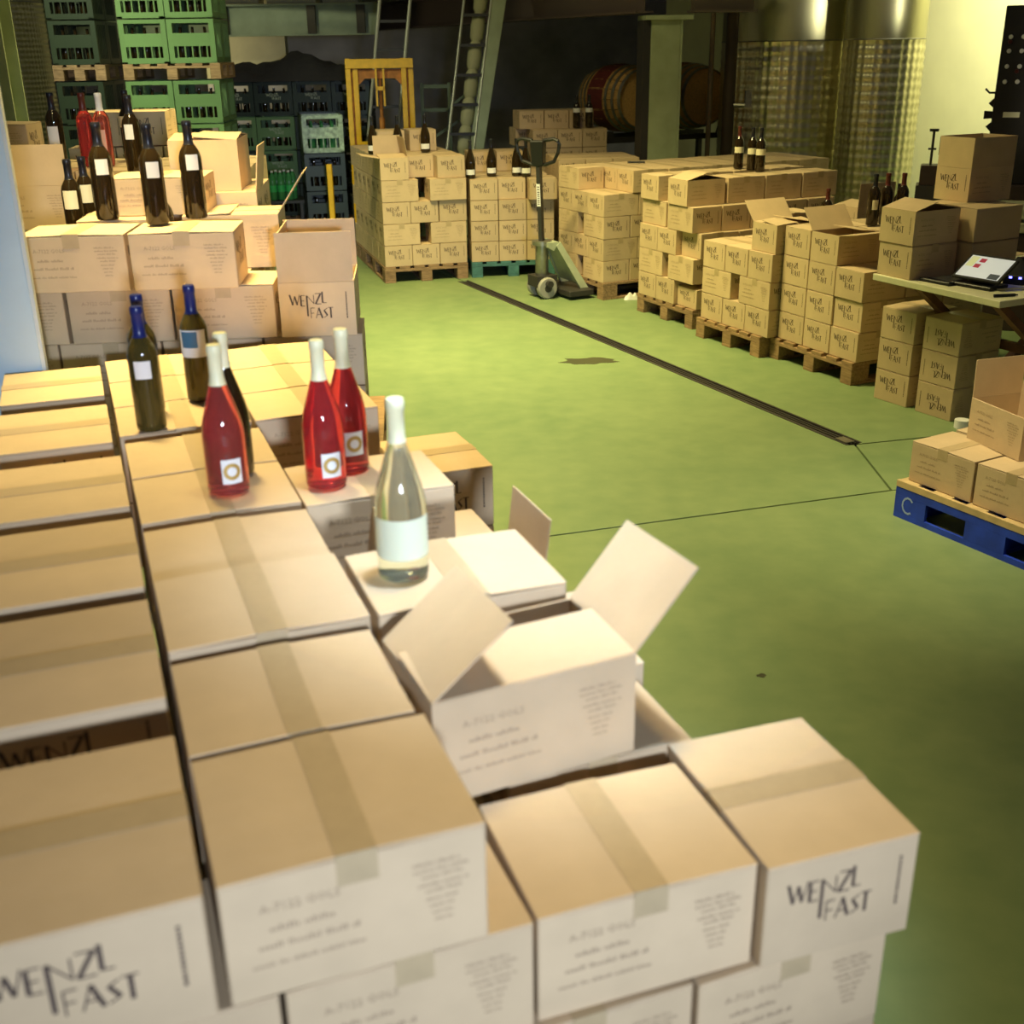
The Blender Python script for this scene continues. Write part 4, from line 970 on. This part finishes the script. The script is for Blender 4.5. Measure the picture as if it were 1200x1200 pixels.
# ------------------------------------------------------------------ bottling machine and devices at the right
mc = Fr(3.70, 9.35, -28)
bm_ = root('bottling_machine', 'dark bottling machine with a control panel of small lamps before the cream wall', 'machine', mc.pt(0, 0, 0), mc.a)
part('cabinet', MB().box(.08, .75, 0, .5, .0, .92), PANEL, bm_, bevel=.005); part('control_panel', MB().box(.06, .7, .1, .4, .921, 2.22), mat('black_panel', (.018, .016, .016), .4), bm_, bevel=.006)
kn = [(0.20-.08, 2.0, PAPER), (.29, 2.0, PAPER), (.20, 1.9, PAPER), (.29, 1.9, PAPER), (.20, 1.79, PAPER), (.29, 1.79, PAPER), (.20, 1.68, PAPER), (.29, 1.68, PAPER), (.20, 1.965, CAPR), (.275, 1.755, CAPR)]
kn = [(x if x < .15 else x-.08, z, m) for x, z, m in kn]
for x, z, m in kn: part('button', MB().lathe([(.017, 0), (.014, .018)], 12, True, Matrix.Translation((x, .099, z)) @ Matrix.Rotation(pi/2, 4, 'X')), m, bm_, True)
part('name_plate', MB().box(.14, .26, .094, .0985, 1.42, 1.46), CREAM, bm_)
sw = []
for k in range(8):
    a0 = 2*pi*k/8
    for j, (dr_, da) in enumerate(((.16, -.2), (.16, .2), (.10, .27), (.085, .39), (.10, .51))): sw.append((dr_*cos(a0+da), dr_*sin(a0+da)))
sm = MB().prism(sw, -.01, .01); 
rotm = Matrix.Translation((.12, .44, 1.42)) @ Matrix.Rotation(pi/2, 4, 'X'); sm.v = [tuple(rotm @ Vector(v)) for v in sm.v]
part('star_wheel', sm, BLACK, bm_); part('wheel_axle', MB().tube([(.12, .43, 1.42), (.12, .40, 1.42)], .02), DSTEEL, bm_); part('guide_rod', MB().tube([(.16, .2, 1.60), (.02, .1, 1.60), (-.01, .09, 1.63)], .008), DSTEEL, bm_)
cp_ = root('capping_device', 'small dark bottle capping device with a screw post before the cream wall', 'device', Fr(3.32, 9.2, -20).pt(0, 0, 0), radians(-20))
part('stand', MB().box(-.12, .12, 0, .25, 0, .93), DSTEEL, cp_); part('device_box', MB().box(-.1, .1, .02, .2, .931, 1.08), PANEL, cp_, bevel=.004); part('screw_post', MB().tube([(-.03, .08, 1.08), (-.03, .08, 1.33)], .01).tube([(-.06, .08, 1.2), (.0, .08, 1.2)], .008), DSTEEL, cp_); part('hand_knob', MB().lathe([(.035, 0), (.035, .02)], 12, True, Matrix.Translation((-.03, .08, 1.33))), BLACK, cp_); part('motor', MB().box(.02, .09, .05, .13, 1.16, 1.29), BLACK, cp_)
# cash tablet and terminal on the table
sc_ = Fr(*TB.pt(.56, .13)[:2], -56)
tt = root('cash_tablet', 'black point of sale tablet with a lit white screen on the table', 'tablet', sc_.pt(0, 0, TZ), sc_.a)
part('tablet_base', MB().box(-.1, .14, .0, .16, 0, .02), BLACK, tt, bevel=.004)
tilt = Matrix.Translation((.02, .03, .045)) @ Matrix.Rotation(radians(-58), 4, 'X')
def tp(m): m.v = [tuple(tilt @ Vector(v)) for v in m.v]; return m
part('tablet_body', tp(MB().box(-.14, .14, 0, .014, 0, .19)), BLACK, tt); part('stand_foot', MB().box(-.04, .08, .10, .15, .0205, .07), BLACK, tt)
scr = part('screen', tp(MB().quad((-.128, -.001, .012), (.128, -.001, .012), (.128, -.001, .178), (-.128, -.001, .178))), mat('lit_screen', (.62, .66, .72), .4, emit=.4), tt)
for i, (x0, x1, z0, z1, m) in enumerate(((-.07, -.035, .085, .115, 'r'), (-.06, -.025, .13, .16, 'r'), (.06, .12, .015, .055, 'k'), (-.12, -.075, .09, .17, 'y'))):
    part('screen_icon', tp(MB().quad((x0, -.002, z0), (x1, -.002, z0), (x1, -.002, z1), (x0, -.002, z1))), mat('icon_%s%d' % (m, i), {'r': (.35, .03, .06), 'k': (.05, .06, .07), 'y': (.6, .62, .35)}[m], .4, emit=.4), scr)
o = part('keyboard_strip', MB().box(-.13, .07, .02, .07, 0, .018), BLACK, None, bevel=.003); o.location = Fr(*TB.pt(.42, .05)[:2], -60).pt(0, 0, TZ); o.rotation_euler = (0, 0, radians(-60)); o['label'] = 'long flat black device lying on the table beside the tablet'; o['category'] = 'device'
pn = root('pen', 'black pen lying near the table corner', 'pen', TB.pt(.83, .11, TZ+.008), radians(8)); part('pen_body', MB().tube([(-.06, 0, 0), (.055, 0, 0)], .008, 8), BLACK, pn, True); part('pen_tip', MB().tube([(.0555, 0, 0), (.07, 0, 0)], .004, 8), DSTEEL, pn, True)
ct = root('card_terminal', 'black card terminal with two blue lights at the right picture edge', 'terminal', TB.pt(.62, .50, TZ), radians(-40))
part('terminal_body', MB().hexa([(-.09, -.1, 0), (.09, -.1, 0), (.09, .1, 0), (-.09, .1, 0), (-.09, -.1, .05), (.09, -.1, .05), (.09, .1, .12), (-.09, .1, .12)]), BLACK, ct, bevel=.004)
for x in (-.05, .0): part('light', MB().box(x-.006, x+.008, -.107, -.101, .035, .045), mat('blue_led', (.15, .15, 1), .4, emit=6), ct)
part('red_mark', MB().box(-.06, -.01, .06, .10, .121, .124), CAPR, ct)
cbm = MB().tube([TB.pt(.70, .2, TZ+.006), TB.pt(.74, .28, TZ+.012), TB.pt(.78, .36, TZ+.006), TB.pt(.82, .48, TZ+.006), TB.pt(.80, .6, TZ+.008)], .004, 6); o = part('cable', cbm, mat('pale_cable', (.5, .46, .25), .5), None, True); o['label'] = 'thin pale cable winding behind the tablet on the table'; o['category'] = 'cable'

# small things
mk = root('marker_pen', 'black marker pen lying on the carton tops beside the pallet jack stack', 'pen', (1.10, 10.22, .144+5*H*.965+.0145), radians(-5)); part('pen_body', MB().tube([(-.06, 0, 0), (.06, 0, 0)], .009, 8), BLACK, mk, True); part('pen_cap', MB().tube([(.0605, 0, 0), (.09, 0, 0)], .0095, 8), DSTEEL, mk, True)
stn = root('side_stand', 'dark stand with two pale metal trays at the right picture edge', 'stand', (3.62, 8.35, 0), radians(-20))
part('stand_body', MB().box(-.12, .5, -.1, .4, 0, .70), PANEL, stn, bevel=.004)
for z in (.705, .80): part('tray', MB().box(-.14, .5, -.12, .4, z, z+.07), mat('pale_tray_metal', (.42, .42, .26), .5, noise=.3, nscale=18), stn, bevel=.006)
pr_ = root('paper_roll', 'small white paper roll on the floor behind the blue pallet', 'roll', (2.48, 5.98, 0), 0); part('roll_body', MB().lathe([(.02, 0), (.04, 0), (.04, .045), (.02, .045)], 14, True), PAPER, pr_, True)
heap('plastic_scrap', 'crumpled white plastic scrap caught at the pallet beside the pallet jack', 'scrap', (1.03, 9.575, 0), .06, .03, .07, mat('white_plastic_film', (.7, .7, .66), .4), 12, 7)
